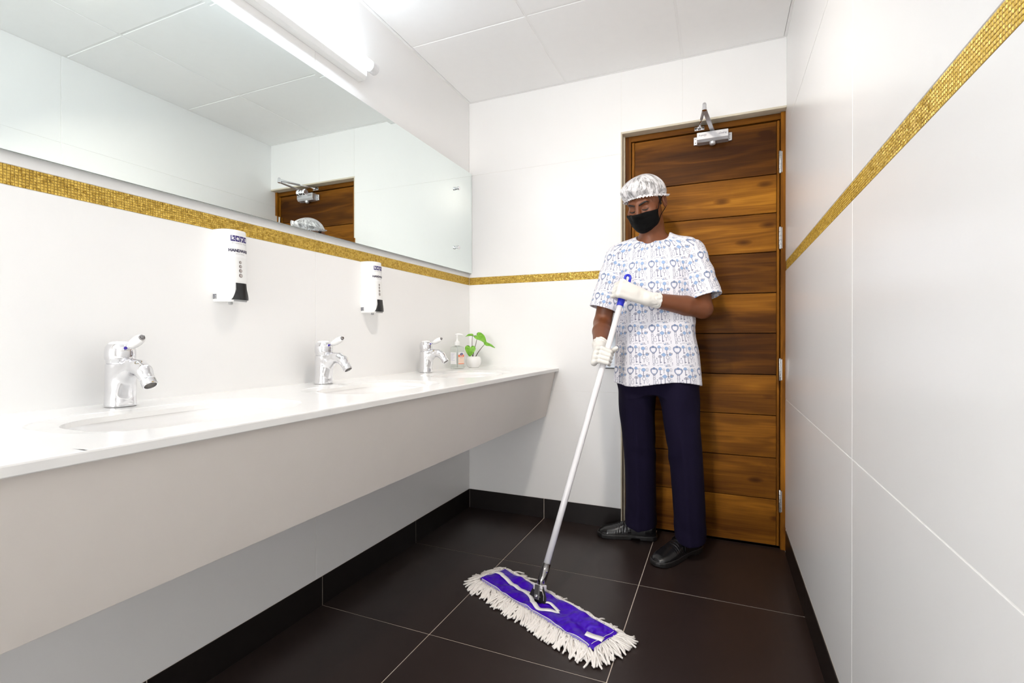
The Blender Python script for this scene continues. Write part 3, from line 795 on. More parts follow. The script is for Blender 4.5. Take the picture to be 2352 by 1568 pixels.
face_box('orange_band', 0, -.0205, .0225, .064, .0755, ORANGE, .0008, lf)
face_box('peach_field', 0, -.0205, .0225, .0295, .064, PEACH, .0008, lf)
face_box('orange_foot', 0, -.0205, .0225, .0262, .0295, ORANGE, .0009, lf)
def face_text(s_, size, u, z, m_, off, bold=0.0):
    v, f = text_geo(s_, size, bold, 0, 'CENTER')
    mesh_obj('label_print', [tuple(Tb @ Vector((.0272 + off, u + p[0], z + p[1]))) for p in v], f, m_, lf)
fan = [(0, 1 + j, 1 + (j + 1) % 20) for j in range(20)]
mesh_obj('logo_oval', [tuple(Tb @ Vector((.0272 + .0012, .003, .079)))] + [tuple(Tb @ Vector((.0272 + .0012, .003 + .0125 * cos(a), .079 + .0060 * sin(a) + .0015 * cos(a)))) for a in np.linspace(0, 2 * pi, 21)[:-1]], fan, NAVY_INK, lf)
mesh_obj('logo_swash', [tuple(Tb @ Vector((.0272 + .0016, .003 + x, .079 + z))) for x, z in ((-.009, -.0026), (.0, -.0016), (.0095, .0010), (.0085, .0022), (.0, .0004), (-.0085, -.0010))], [(0, 1, 4, 5), (1, 2, 3, 4)], STICKER, lf)
face_text('softcare', .0078, .002, .0672, STICKER, .0013, .0003)
face_text('hand wash', .0044, .003, .0575, INK, .0013)

# ---- potted plant
PX, PY = .100, -.137
pot = empty('potted_plant', (PX, PY, CZ), 'small green heart leaved plant in a round white pot', 'potted plant')
MB().lathe([(.0235, 0), (.0265, .0005), (.033, .006), (.0405, .019), (.0440, .034), (.0432, .047), (.0392, .057), (.0345, .0625), (.0325, .0635), (.0312, .0628), (.0318, .055), (.030, .050), (.0001, .050)], 40, Matrix.Translation((PX, PY, CZ)), caps=False).build('pot', CERAMIC, pot, smooth=True)
MB().lathe([(.031, .0505), (.020, .0535), (.0001, .054)], 24, Matrix.Translation((PX, PY, CZ)), caps=False).build('soil', mat('dark_soil', (.022, .014, .010), .9, noise=.4, nscale=200, bump=.6, bscale=300), pot, smooth=True)
m, N, L, b = nodes('leaf_green')
tc = N.new('ShaderNodeTexCoord'); nn = N.new('ShaderNodeTexNoise'); nn.inputs['Scale'].default_value = 60; L.new(tc.outputs['Object'], nn.inputs['Vector'])
cr = N.new('ShaderNodeValToRGB'); cr.color_ramp.elements[0].color = (.12, .36, .018, 1); cr.color_ramp.elements[0].position = .3; cr.color_ramp.elements[1].color = (.27, .60, .045, 1); cr.color_ramp.elements[1].position = .75
L.new(nn.outputs['Fac'], cr.inputs[0]); L.new(cr.outputs[0], b.inputs['Base Color']); b.inputs['Roughness'].default_value = .35
LEAF = m; STEM = mat('brown_stem', (.07, .032, .020), .6, noise=.2); VEIN = mat('pale_vein', (.36, .62, .16), .5, noise=.05)
CAMR, CAMU = Vector((.921, .390, 0)), Vector((0, 0, 1)); TOC = Vector((.42, -.90, .05)).normalized()
def leaf(base, tipdir, nrm, length, width, curl=.25, fold=.25):
    # heart shaped leaf; base = petiole point
    t = Vector(tipdir).normalized(); nn_ = Vector(nrm); nn_ = (nn_ - t * nn_.dot(t)).normalized(); s_ = t.cross(nn_)
    G = []; NV = 15; NU = 9
    for i in range(NV):
        v = i / (NV - 1)
        y = -.28 + 1.28 * v
        w_ = width * .5 * (sqrt(max(0, 1 - ((v - .30) / .30) ** 2)) if v < .30 else (1 - ((v - .30) / .70) ** 1.55) * 1.0)
        inner = 0.0
        row = []
        for j in range(NU):
            u = -1 + 2 * j / (NU - 1)
            lx = u * w_
            ly = y
            if v < .30: ly = max(y, -.28 + .28 * (1 - min(1, abs(lx) / (width * .16))) )   # notch at the stalk
            p = Vector(base) + s_ * lx + t * (ly * length) + nn_ * (abs(lx) * fold - curl * length * max(0, ly) ** 2 + .0015 * sin(9 * ly + 3 * u))
            row.append(tuple(p))
        G.append(row)
    lf_ = MB().grid(G).build('leaf', LEAF, pot, smooth=True)
    pts = [Vector(base) + t * (q * length) + nn_ * (-curl * length * q * q + .0006) for q in np.linspace(0, .95, 6)]
    MB().tube(pts, [.0008, .0008, .0007, .0006, .0005, .0003], 5).build('vein', VEIN, lf_)
def pp(dx, dz, dd=0.0):   # offsets in metres seen from the front: right, up, towards the room
    return Vector((PX, PY, CZ)) + CAMR * dx + CAMU * dz + TOC * dd
root_p = pp(-.006, .052)
def stem(pts, r0=.0021, r1=.0011):
    P = np.array([tuple(p) for p in pts]); t = np.linspace(0, 1, len(P)); tt = np.linspace(0, 1, 14)
    # quadratic smoothing
    Q = np.stack([np.interp(tt, t, P[:, i]) for i in range(3)], 1)
    for _ in range(3): Q[1:-1] = .25 * Q[:-2] + .5 * Q[1:-1] + .25 * Q[2:]
    MB().tube([Vector(q) for q in Q], list(np.linspace(r0, r1, 14)), 7).build('stem', STEM, pot, smooth=True)
stem([pp(-.006, .050), pp(-.008, .100), pp(-.009, .150), pp(-.006, .176)])
leaf(pp(-.006, .176), CAMR * -.9 + CAMU * .10 + TOC * .5, CAMU * .9 + TOC * .35, .042, .036, .2, .5)
stem([pp(-.006, .050), pp(.004, .100), pp(.017, .150), pp(.022, .178)])
leaf(pp(.022, .178, .004), CAMR * .80 - CAMU * .42 + TOC * .25, CAMU * .75 + TOC * .65 + CAMR * .3, .068, .070, .35, .12)
stem([pp(.006, .050), pp(.024, .085), pp(.052, .120), pp(.072, .141)], .0024, .0010)
leaf(pp(.072, .141), CAMR * .88 - CAMU * .32 + TOC * .2, CAMU * .8 + TOC * .35 + CAMR * .2, .056, .046, .25, -.35)
stem([pp(-.004, .050), pp(-.010, .090, .008), pp(-.017, .112, .014)])
leaf(pp(-.017, .112, .016), CAMU * -1.0 - CAMR * .08 + TOC * .15, TOC * 1.0 + CAMU * .25, .054, .060, .12, .10)

# ---- door closer
dc = empty('door_closer', (1.333, .05, 1.985), 'silver hydraulic door closer with folding arm at the top of the door', 'door closer')
YD = .056
BX0, BX1, BZ0, BZ1, BD = 1.262, 1.404, 1.9600, 2.0060, .052
vv = []
prof = [(YD, BZ0), (YD - BD + .010, BZ0), (YD - BD, BZ0 + .012), (YD - BD, BZ1), (YD, BZ1)]
n = len(prof)
vv = [(x, y, z) for x in (BX0, BX1) for y, z in prof]
MB().add(vv, [tuple(range(n))[::-1], tuple(range(n, 2 * n))] + [(i, (i + 1) % n, n + (i + 1) % n, n + i) for i in range(n)]).build('housing', ALU, dc, bevel=.0015)
for (x0, x1) in ((BX0 - .017, BX0 + .001), (BX1 - .001, BX1 + .017)):
    fl = MB().box(x0, x1, YD - .012, YD + .001, BZ0 + .002, BZ1 - .004).build('flange', ALU, dc, bevel=.003)
    for z in (BZ0 + .012, BZ1 - .014):
        MB().lathe([(.0032, 0), (.0032, .0012), (.0001, .0008)], 12, frame_to(((x0 + x1) / 2, YD - .012, z), (0, -1, 0))).build('screw', DCHROME, fl)
MB().lathe([(.0150, 0), (.0150, .006), (.0135, .012), (.009, .0150), (.0001, .016)], 24, frame_to((1.333, YD - BD * .55, BZ0), (0, 0, -1)), caps=False).build('spindle_cap', ALU, dc, smooth=True)
MB().lathe([(.010, 0), (.010, .014), (.008, .016)], 18, Matrix.Translation((1.333, YD - BD * .5, BZ1 - .001))).build('spindle', CHROME, dc)
EL = Vector((1.303, -.235, 2.012))
S0 = Vector((1.333, YD - BD * .5, 2.014))
d_ = (EL - S0).normalized(); s_ = Vector((d_.y, -d_.x, 0)).normalized() * .0095; h_ = Vector((0, 0, .0030))
a0 = S0 - d_ * .008
vv = [a0 + s_ - h_, a0 - s_ - h_, EL - s_ - h_, EL + s_ - h_, a0 + s_ + h_, a0 - s_ + h_, EL - s_ + h_, EL + s_ + h_]
MB().add(vv, [(0, 1, 2, 3), (7, 6, 5, 4), (0, 4, 5, 1), (1, 5, 6, 2), (2, 6, 7, 3), (3, 7, 4, 0)]).build('main_arm', ALU, dc, bevel=.001)
MB().lathe([(.0105, -.005), (.0105, .006), (.0092, .007), (.0092, .020), (.0075, .026), (.003, .029)], 20, Matrix.Translation(EL)).build('elbow_joint', CHROME, dc, smooth=False)
BR = Vector((1.272, FY - .012, 2.042))
E2 = EL + Vector((0, 0, .012)); md_ = E2.lerp(BR, .55)
MB().tube([E2, md_], [.0072, .0066], 12).build('forearm_sleeve', ALU, dc, smooth=True)
MB().tube([md_, BR], [.0042, .0042], 10).build('forearm_rod', CHROME, dc, smooth=True)
MB().box(BR.x - .024, BR.x + .024, FY - .006, FY + .002, BR.z - .010, BR.z + .010).build('bracket', CHROME, dc, bevel=.002)
MB().box(BR.x - .010, BR.x + .010, FY - .020, FY - .005, BR.z - .006, BR.z + .006).build('bracket_lug', CHROME, dc, bevel=.002)
for dx in (-.017, .017): MB().lathe([(.0042, 0), (.0001, .0004)], 12, frame_to((BR.x + dx, FY - .0062, BR.z), (0, -1, 0)), caps=False).build('screw_hole', BLACKP, dc)
for (x, zz, flip) in ((1.378, 1.9885, 1), (1.289, 1.9885, -1)):
    v, f = text_geo('Godrej', .0128, .0, .4, 'CENTER')
    mesh_obj('print', [(x + flip * p[0], YD - BD - .0005, zz + flip * (p[1] - .004) + .001) for p in v], f, INK, dc)

# ---- grey metal box on the end wall, half hidden by the gloved arm
tb_ = empty('metal_dispenser', (.838, 0, .835), 'grey metal dispenser box on the end wall half hidden behind the gloved arm', 'dispenser')
SATIN = mat('satin_grey_metal', (.46, .49, .53), .38, .35, noise=.03, nscale=30)
MB().box(.802, .884, -.045, .001, .842, 1.100).build('housing', SATIN, tb_, bevel=.004)
MB().box(.806, .880, -.0462, -.0445, .860, 1.096).build('front_cover', SATIN, tb_, bevel=.001)
MB().box(.815, .871, -.040, -.010, .8395, .8425).build('slot', DARK, tb_)

# ================================================================== MOP
MC = Vector((.767, -.883, 0)); MU = Vector((.895, -.446, 0)).normalized(); MV = Vector((-MU.y, MU.x, 0))
mop = empty('dust_mop', MC, 'purple flat dust mop with white yarn fringe and white pole held by the person', 'mop')
HL, HW = .299, .073
def mp_(u, v, z): return MC + MU * u + MV * v + Vector((0, 0, z))
rng = np.random.RandomState(3)
def pad_z(u, v):
    e_ = min(1.0, max(0.0, (HW - abs(v)) / .022)) ; e2 = min(1.0, max(0.0, (HL - abs(u)) / .03))
    b_ = sqrt(max(0, 1 - (1 - e_) ** 2)) * sqrt(max(0, 1 - (1 - e2) ** 2))
    wr = .0030 * sin(38 * u + 30 * v + 2 * sin(22 * v + 9 * u)) + .0024 * sin(71 * u - 52 * v + 1.3 * sin(40 * u)) + .0018 * sin(23 * u + 95 * v)
    dip = -.006 * math.exp(-((v) / .018) ** 2) * (1 if abs(u) < .24 else .3)
    return .016 + .016 * b_ + (wr + dip) * b_
G = []
for i in range(111):
    u = -HL + 2 * HL * i / 110; row = []
    cut = max(0, abs(u) - (HL - .05)) / .05
    hw = HW * (1 - .20 * cut ** 2) * (1 + .03 * sin(7 * u))
    for j in range(37):
        v = -hw + 2 * hw * j / 36
        row.append(tuple(mp_(u, v, pad_z(u, v))))
    G.append(row)
m, N, L, b = nodes('purple_nylon')
tc = N.new('ShaderNodeTexCoord'); nn = N.new('ShaderNodeTexNoise'); nn.inputs['Scale'].default_value = 30; nn.inputs['Detail'].default_value = 1; nn.inputs['Distortion'].default_value = .5; L.new(tc.outputs['Object'], nn.inputs['Vector'])
bp = N.new('ShaderNodeBump'); bp.inputs['Strength'].default_value = .8; bp.inputs['Distance'].default_value = .012; L.new(nn.outputs['Fac'], bp.inputs['Height']); L.new(bp.outputs[0], b.inputs['Normal'])
b.inputs['Base Color'].default_value = (.050, .0012, .44, 1); b.inputs['Roughness'].default_value = .36; b.inputs['Specular IOR Level'].default_value = .28
PURPLE = m
pad = MB().grid(G).build('pad_cover', PURPLE, mop, smooth=True)
YARN = mat('white_cotton_yarn', (.86, .82, .78), .9, noise=.05, nscale=150, bump=.4, bscale=900, sheen=.2)
TAPE = mat('white_cotton_tape', (.84, .83, .82), .8, noise=.02, nscale=300)
# fringe
fr = MB()
def strand(u, v, du, dv, ln_, z0, seed, rr=.0036):
    r_ = np.random.RandomState(seed); pts = []
    bend = r_.uniform(-.6, .6); z = z0
    a = atan2(dv, du) + r_.uniform(-.35, .35)
    x, y = u, v
    nseg = 6
    for k in range(nseg + 1):
        q = k / nseg
        zz = max(.0035 + r_.uniform(0, .004), z0 * (1 - q) ** 1.4 + .004 + .006 * sin(pi * q))
        pts.append(mp_(x, y, zz))
        a += bend * .26 + r_.uniform(-.20, .20)
        x += cos(a) * ln_ / nseg; y += sin(a) * ln_ / nseg
    fr.tube(pts, [rr, rr, rr, rr, rr, rr * 1.05, rr * .8], 5)
    # second ply twisted alongside
sd = 0
per = []
for u in np.arange(-HL + .01, HL - .008, .0050):
    per.append((u, -HW * .97, 0, -1)); per.append((u, HW * .97, 0, 1))
for v in np.arange(-HW * .82, HW * .83, .0052):
    per.append((-HL, v, -1, 0)); per.append((HL, v, 1, 0))
for (u, v, du, dv) in per:
    cl = .55 + .45 * sin(u * 46 + 2.1 * sin(u * 17) + v * 60) ** 2
    for lay in range(2):
        sd += 1
        ln_ = (.050 + .018 * cl) * np.random.uniform(.8, 1.1)
        if dv == 1: ln_ *= .55
        ddu = du + (.75 if dv == -1 else .35) * (1 if dv else 0) + .5 * sin(u * 31 + 1.0); ddv = dv
        # corners fan out
        if abs(u) > HL - .05 and dv: ddu += math.copysign(.7 * (abs(u) - (HL - .05)) / .05, u)
        if du: ddv += 1.2 * v / HW
        strand(u + np.random.uniform(-.002, .002), v + np.random.uniform(-.003, .003), ddu, ddv, ln_, (.014 if lay else .022), sd)
for k in range(46):   # stray loose ends
    u, v, du, dv = per[rng.randint(len(per))]
    strand(u, v, du + rng.uniform(-.8, .8), dv + rng.uniform(-.8, .8), rng.uniform(.045, .066), .02, 5000 + k)
o = fr.build('fringe', YARN, mop, smooth=True); o['kind'] = 'stuff'
# overlock stitching along the rim
st = MB()
for sgn in (-1, 1):
    us = np.arange(-HL + .02, HL - .02, .0042)
    for k, u in enumerate(us):
        v0 = sgn * HW * .985; v1 = sgn * HW * .87
        st.tube([mp_(u, v0, pad_z(u, v0) + .0012), mp_(u + .002, (v0 + v1) / 2, pad_z(u, (v0 + v1) / 2) + .0012), mp_(u + .0038, v1, pad_z(u, v1) + .0010)], .0006, 4, caps=False)
    for vv_ in (.985, .86):
        st.tube([mp_(u, sgn * HW * vv_, pad_z(u, sgn * HW * vv_) + .0011) for u in np.linspace(-HL + .02, HL - .02, 70)], .0009, 5)
for sgn in (-1, 1):
    for uu in (.985, .945):
        st.tube([mp_(sgn * HL * uu, v, pad_z(sgn * HL * uu, v) + .0012) for v in np.linspace(-HW * .76, HW * .76, 26)], .0008, 5)
o = st.build('stitching', TAPE, mop); o['kind'] = 'stuff'
# tie tape with its loop around the bracket
def ribbon(pts, wd, name, m_=TAPE, t=.0016):
    P = [Vector(p) for p in pts]; mb = MB(); G = []
    for i, p in enumerate(P):
        tn = (P[min(i + 1, len(P) - 1)] - P[max(0, i - 1)]); tn.z = 0; tn.normalize(); nn_ = Vector((-tn.y, tn.x, 0))
        G.append([tuple(p - nn_ * wd / 2), tuple(p + nn_ * wd / 2)])
    return mb.grid(G).build(name, m_, mop, smooth=True, solid=t)
def on_pad(u, v, e=.002): return mp_(u, v, pad_z(u, v) + e)
def spl(ctrl, n=40):
    C_ = np.array(ctrl, float); t = np.linspace(0, 1, len(C_)); tt = np.linspace(0, 1, n); Q = np.stack([np.interp(tt, t, C_[:, i]) for i in range(C_.shape[1])], 1)
    for _ in range(4): Q[1:-1] = .25 * Q[:-2] + .5 * Q[1:-1] + .25 * Q[2:]
    return Q
ribbon([on_pad(u, v, .003) for u, v in spl([(-.292, .006), (-.24, .010), (-.16, .006), (-.09, .002), (-.045, -.012), (-.010, -.034), (.030, -.043), (.064, -.030), (.078, -.010), (.082, .004)], 60)], .0175, 'tie_tape')
ribbon([on_pad(u, v, .0035) for u, v in spl([(-.085, .006), (-.04, .010), (-.02, .012)], 14)], .011, 'tie_tape')
ribbon([on_pad(u, v, .004) for u, v in spl([(.082, .005), (.060, .010), (.036, .012), (.020, .002)], 20)], .012, 'tie_tape')
ribbon([on_pad(u, v, .0035) for u, v in spl([(.235, -.028), (.262, -.018), (.292, -.010)], 14)], .024, 'care_label')
# pole
PA = Vector((.754, -.853, .080)); PB = Vector((.989, -.370, 1.260)); PD = (PB - PA).normalized(); PLEN = (PB - PA).length
def pole_pt(t): return PA + (PB - PA) * t
POLEM = mat('white_enamel_tube', (.80, .79, .81), .22, noise=.01, coat=.2)
BLUEP = mat('blue_plastic', (.012, .022, .52), .28, noise=.03)
MB().tube([pole_pt(.053), pole_pt(.30), pole_pt(.60), pole_pt(.93)], .0125, 20).build('pole', POLEM, mop, smooth=True)
MB().lathe([(.0145, 0), (.0152, .002), (.0152, .020), (.0160, .023), (.0160, .110), (.0145, .116)], 24, frame_to(pole_pt(.895), PD)).build('grip', BLUEP, mop, smooth=True)
side = CAMR - PD * CAMR.dot(PD); side.normalize()
lp = [pole_pt(.980) - side * .0115] + [pole_pt(1.004) - side * .0115 * cos(a) + PD * .0125 * sin(a) for a in np.linspace(0, pi, 11)] + [pole_pt(.980) + side * .0115]
MB().tube(lp, .0058, 10).build('hanging_loop', BLUEP, mop, smooth=True)
fer = MB().tube([pole_pt(.036) - PD * .055, pole_pt(.036) - PD * .050, pole_pt(.036) - PD * .03, pole_pt(.056)], [.0105, .0150, .0155, .0155], 24).build('ferrule', DCHROME, mop, smooth=True)
tw = TOC - PD * TOC.dot(PD); tw.normalize()
MB().lathe([(.0035, 0), (.0035, .002), (.0001, .003)], 12, frame_to(pole_pt(.036) + tw * .0142 + side * .005, tw + side * .4)).build('rivet', CHROME, fer)
KC = pole_pt(.036) - PD * .062
kb = Vector((.752, -.868, .034))
MB().tube([KC + PD * .010, kb + Vector((0, .004, .014))], [.0085, .0085], 12).build('knuckle', DCHROME, mop, smooth=True)
# white plastic block
pw = MB(); zb = Vector((0, 0, 1)); ax = MU; ay = MV
def obox(mb, c, a, b_, c_, ea, eb, ec):
    v = [Vector(c) + a * x * ea + b_ * y * eb + c_ * z * ec for x in (-1, 1) for y in (-1, 1) for z in (-1, 1)]
    mb.add(v, [(0, 1, 3, 2), (4, 6, 7, 5), (0, 4, 5, 1), (2, 3, 7, 6), (0, 2, 6, 4), (1, 5, 7, 3)]); return mb
bup = (KC - kb); bup.normalize(); bs = (MU - bup * MU.dot(bup)).normalized(); bn = bup.cross(bs); 
if bn.dot(TOC) < 0: bn = -bn
obox(pw, kb + bup * .036, bs, bn, bup, .023, .013, .0105).build('plastic_yoke', mat('translucent_white_plastic', (.72, .70, .72), .35, noise=.02), mop, bevel=.003)
# black trapezoid bracket plate with U channel and rivets
pl_ = MB(); c0 = kb + bup * .004 + bn * .010
tz = [(-.040, -.016), (.038, -.020), (.043, .005), (.024, .040), (-.019, .040), (-.044, .000)]
vv = [c0 + bs * x + bup * y - bn * .0 for x, y in tz] + [c0 + bs * x + bup * y - bn * .004 for x, y in tz]
pl_.add(vv, [tuple(range(6)), tuple(range(6, 12))[::-1]] + [(i, 6 + i, 6 + (i + 1) % 6, (i + 1) % 6) for i in range(6)])
plate = pl_.build('bracket_plate', mat('black_steel', (.022, .021, .021), .42, .3, noise=.1), mop, bevel=.0012)
obox(MB(), c0 + bs * .0 + bup * .016 + bn * .003, bs, bn, bup, .0125, .0035, .025).build('channel', mat('grey_steel', (.16, .155, .15), .35, .6, noise=.1), plate, bevel=.002)
MB().lathe([(.0060, 0), (.0056, .002), (.0001, .003)], 14, frame_to(c0 + bup * .004 + bn * .0066, bn), caps=False).build('rivet', CHROME, plate, smooth=True)
for dx in (-.013, .013): MB().lathe([(.0018, 0), (.0001, .0012)], 10, frame_to(c0 + bs * dx + bup * .002 + bn * .001, bn), caps=False).build('rivet', CHROME, plate)
MB().tube([c0 + bs * .014 + bup * .030 + bn * .002, c0 + bs * .024 + bup * .030 + bn * .003, c0 + bs * .033 + bup * .012 + bn * .003, c0 + bs * .034 - bup * .006 + bn * .003], .0016, 8).build('spring_wire', CHROME, plate)
# ================================================================== THE WORKER
per_ = empty('person', (1.10, -.18, 0), 'standing person in a key print smock, hairnet, black mask and white gloves holding the mop', 'person')
SKIN = mat('brown_skin', (.170, .053, .0175), .48, noise=.10, nscale=22, bump=.06, bscale=420, sss=.12)
v3 = lambda *a: np.array(a, float)
shR, elR, wrR = v3(.905, -.185, 1.395), v3(.842, -.215, 1.070), v3(.881, -.442, .950)
shL, elL, wrL = v3(1.258, -.185, 1.395), v3(1.296, -.225, 1.128), v3(1.082, -.372, 1.166)
# ---- head frame
HC = v3(1.052, -.243, 1.618)
yaw_h, pit_h, rol_h = radians(-17), radians(27), radians(-2.5)
RH = (Matrix.Rotation(yaw_h, 3, 'Z') @ Matrix.Rotation(pit_h, 3, 'X') @ Matrix.Rotation(rol_h, 3, 'Y'))
RHn = np.array(RH)
def hw_(p): return HC + RHn @ np.array(p, float)
def h_ell(c, r): return p_ell(hw_(c), r, RHn)
def h_cone(a, b_, ra, rb): return p_cone(hw_(a), hw_(b_), ra, rb)
HEAD = [  # primitive, blend, subtract
    (h_ell((0, .018, .040), (.076, .096, .082)), .0, False),
    (h_ell((0, -.028, -.028), (.0655, .066, .086)), .030, False),
    (h_ell((0, -.040, -.078), (.050, .044, .036)), .025, False),
    (h_ell((0, -.072, -.096), (.022, .018, .018)), .020, False),
    (h_cone((-.036, -.078, .024), (.036, -.078, .024), .0125, .0125), .016, False),
    (h_ell((.043, -.064, -.022), (.024, .024, .022)), .018, False),
    (h_ell((-.043, -.064, -.022), (.024, .024, .022)), .018, False),
    (h_ell((.033, -.102, .000), (.017, .016, .013)), .012, True),
    (h_ell((-.033, -.102, .000), (.017, .016, .013)), .012, True),
    (h_ell((.033, -.0745, -.003), (.0155, .0125, .0110)), .007, False),
    (h_ell((-.033, -.0745, -.003), (.0155, .0125, .0110)), .007, False),
    (h_cone((0, -.090, .020), (0, -.112, -.026), .0085, .0130), .012, False),
    (h_ell((.011, -.104, -.030), (.010, .010, .009)), .008, False),
    (h_ell((-.011, -.104, -.030), (.010, .010, .009)), .008, False),
    (h_ell((.0790, .022, -.008), (.0095, .019, .031)), .006, False),
    (h_ell((-.0790, .022, -.008), (.0095, .019, .031)), .006, False),
    (h_ell((.0885, .019, -.002), (.0060, .011, .019)), .004, True),
    (h_ell((-.0885, .019, -.002), (.0060, .011, .019)), .004, True),
]
def head_eval(P, extra=()):
    x, y, z = P[..., 0], P[..., 1], P[..., 2]; F_ = np.full(x.shape, .3)
    for (p, k, sub) in list(HEAD) + list(extra):
        d = p[0](x, y, z); F_ = -smin(-F_, d, k) if sub else smin(F_, d, k)
    return F_
def head_cast(o_l, d_l, off=0.0, extra=(), dist=.25):
    """march from local origin + dist*dir back towards the origin; returns local point on the surface pushed out by off"""
    o_ = np.array(o_l, float); d_ = np.array(d_l, float); d_ /= np.linalg.norm(d_)
    t = dist
    for _ in range(60):
        p = hw_(o_ + d_ * t); f = float(head_eval(p[None, :], extra)[0]) - off
        if f < .0002: break
        t -= f * .8
        if t < 0: break
    return o_ + d_ * t

fld = Field((.76, -.52, .70), (1.40, -.02, 1.76), .0027)
for p, k, sub in HEAD: fld.add(p, k, sub)
# neck, trunk, arms
fld.add(p_cone(hw_((0, .018, -.055)), (1.080, -.178, 1.43), .054, .060), .022)
fld.add(p_cone((1.068, -.230, 1.44), hw_((0, -.028, -.080)), .030, .032), .025)
fld.add(p_cone((.985, -.185, 1.418), (1.180, -.185, 1.418), .052, .052), .04)
fld.add(p_loft(smooth_keys([(.80, 1.088, -.185, .140, .080), (.90, 1.090, -.185, .150, .088), (1.05, 1.088, -.190, .135, .085), (1.25, 1.085, -.190, .150, .092), (1.38, 1.083, -.186, .145, .075), (1.44, 1.082, -.182, .070, .055)])), .03)
fld.add(p_cone(shR, elR, .047, .041), .03); fld.add(p_cone(shL, elL, .047, .043), .03)
fR = elR + (wrR - elR) * .35; fL = elL + (wrL - elL) * .32
fld.add(p_cone(elR, fR, .040, .042), .014); fld.add(p_cone(fR, wrR, .042, .0275), .008)
fld.add(p_cone(elL, fL, .042, .0435), .014); fld.add(p_cone(fL, wrL, .0435, .0285), .008)
sdf_obj('body', fld, SKIN, per_, 2)

HAIR = mat('black_hair', (.012, .009, .008), .5, noise=.3, nscale=300, bump=.8, bscale=600)
# ---- hair under the net (scalp shell and sideburns)
fh = Field(HC - .15, HC + .15, .003)
X, Y, Z = fh.xyz(); Pg = np.stack(np.broadcast_arrays(X, Y, Z), -1)
Fh = head_eval(Pg.reshape(-1, 3)).reshape(fh.F.shape)
loc = (Pg - HC) @ RHn
lx, ly, lz = loc[..., 0], loc[..., 1], loc[..., 2]
region = np.minimum(.046 + .30 * (ly + .06) * -1 * (ly > -.06) - lz, .5)        # hairline falls towards the back
side = np.maximum(np.maximum(-.020 - lz, lz - .10), np.maximum(-.018 - ly + .35 * np.maximum(0, .02 - lz), ly - .004))
region = np.minimum(region, np.where(np.abs(lx) > .04, side, 1))
ear_ = np.maximum(np.maximum(.0735 - np.abs(lx), -.004 - ly), lz - .040); region = np.maximum(region, -ear_)
fh.F = np.maximum(Fh - .0035, region).astype(np.float32)
sdf_obj('hair', fh, HAIR, per_, 3)

# ---- eyebrows, lash lines
def surf_strip(name, pts, halfw, mat_, off=.0012, org=(0, .02, .0)):
    """pts: local (x,z) targets along a line; strip laid on the face"""
    G = []
    for i, (x, z) in enumerate(pts):
        row = []
        for q in (-1, -.4, .4, 1):
            zz = z + q * halfw[i]
            p = head_cast((x * .55, .0, zz), (x * .45 if True else 0, -.10, 0), off + (.0012 * (1 - q * q)))
            row.append(tuple(hw_(p)))
        G.append(row)
    return MB().grid(G).build(name, mat_, per_, smooth=True, solid=.0008)
for s_ in (1, -1):
    surf_strip('eyebrow', [(s_ * x, z) for x, z in ((.0105, .0160), (.020, .0190), (.030, .0225), (.040, .0250), (.049, .0240), (.056, .0195))], [.0028, .0038, .0038, .0034, .0026, .0010], HAIR)
    surf_strip('eyelashes', [(s_ * x, z) for x, z in ((.017, -.0060), (.024, -.0095), (.033, -.0110), (.042, -.0095), (.0495, -.0050))], [.0012, .0022, .0024, .0021, .0013], HAIR, .0009)

# ---- face mask
MASK_EX = [(h_ell((0, -.052, -.052), (.054, .050, .050)), .03, False), (h_cone((0, -.104, -.022), (0, -.086, -.070), .016, .020), .03, False)]
MASKM = mat('black_mask_fabric', (.0030, .0029, .0030), .80, spec=.15, noise=.1, nscale=200, bump=.15, bscale=700)
NT, NZ = 41, 23; G = []
top_c = []; 
for i in range(NZ):
    v = i / (NZ - 1); row = []
    for j in range(NT):
        t = -1 + 2 * j / (NT - 1); th = t * radians(60)
        ztop = -.0145 - .009 * abs(t) ** 1.3; zbot = -.118 + .030 * abs(t) ** 1.6
        z = ztop + (zbot - ztop) * v
        pl = .0014 * sin(v * 3 * 2 * pi) * (1 - abs(t)) + .0012 * sin(14 * t + 9 * v) * abs(t)
        p = head_cast((0, -.012, z * .80 - .004), (sin(th), -cos(th), (z * .20 + .004) / .10), .0042 + pl, MASK_EX)
        row.append(tuple(hw_(p)))
    G.append(row)
MG = np.array(G)
mk = MB().grid(G).build('face_mask', MASKM, per_, smooth=True, solid=.0016)
sub = mk.modifiers.new('sub', 'SUBSURF'); sub.levels = 1; sub.render_levels = 1
# ear loops
for s_, jj in ((1, NT - 1), (-1, 0)):
    A_ = MG[1, jj]; B_ = MG[NZ - 2, jj]
    def lpt(x, y, z, off=.002): return hw_(head_cast((0, .01, z), (s_ * x, y - .01, 0), off))
    e1 = hw_((s_ * .0800, .006, .018)); e2 = hw_((s_ * .0820, .026, .030)); e3 = hw_((s_ * .0745, .044, .000)); e4 = hw_((s_ * .0730, .036, -.040))
    m1 = lpt(.075, -.022, -.004); m2 = lpt(.068, -.012, -.062)
    Q = spl([tuple(A_), tuple(m1), tuple(e1), tuple(e2), tuple(e3), tuple(e4), tuple(m2), tuple(B_)], 60)
    MB().tube([Vector(q) for q in Q], .0017, 7).build('ear_loop', MASKM, per_, smooth=True)

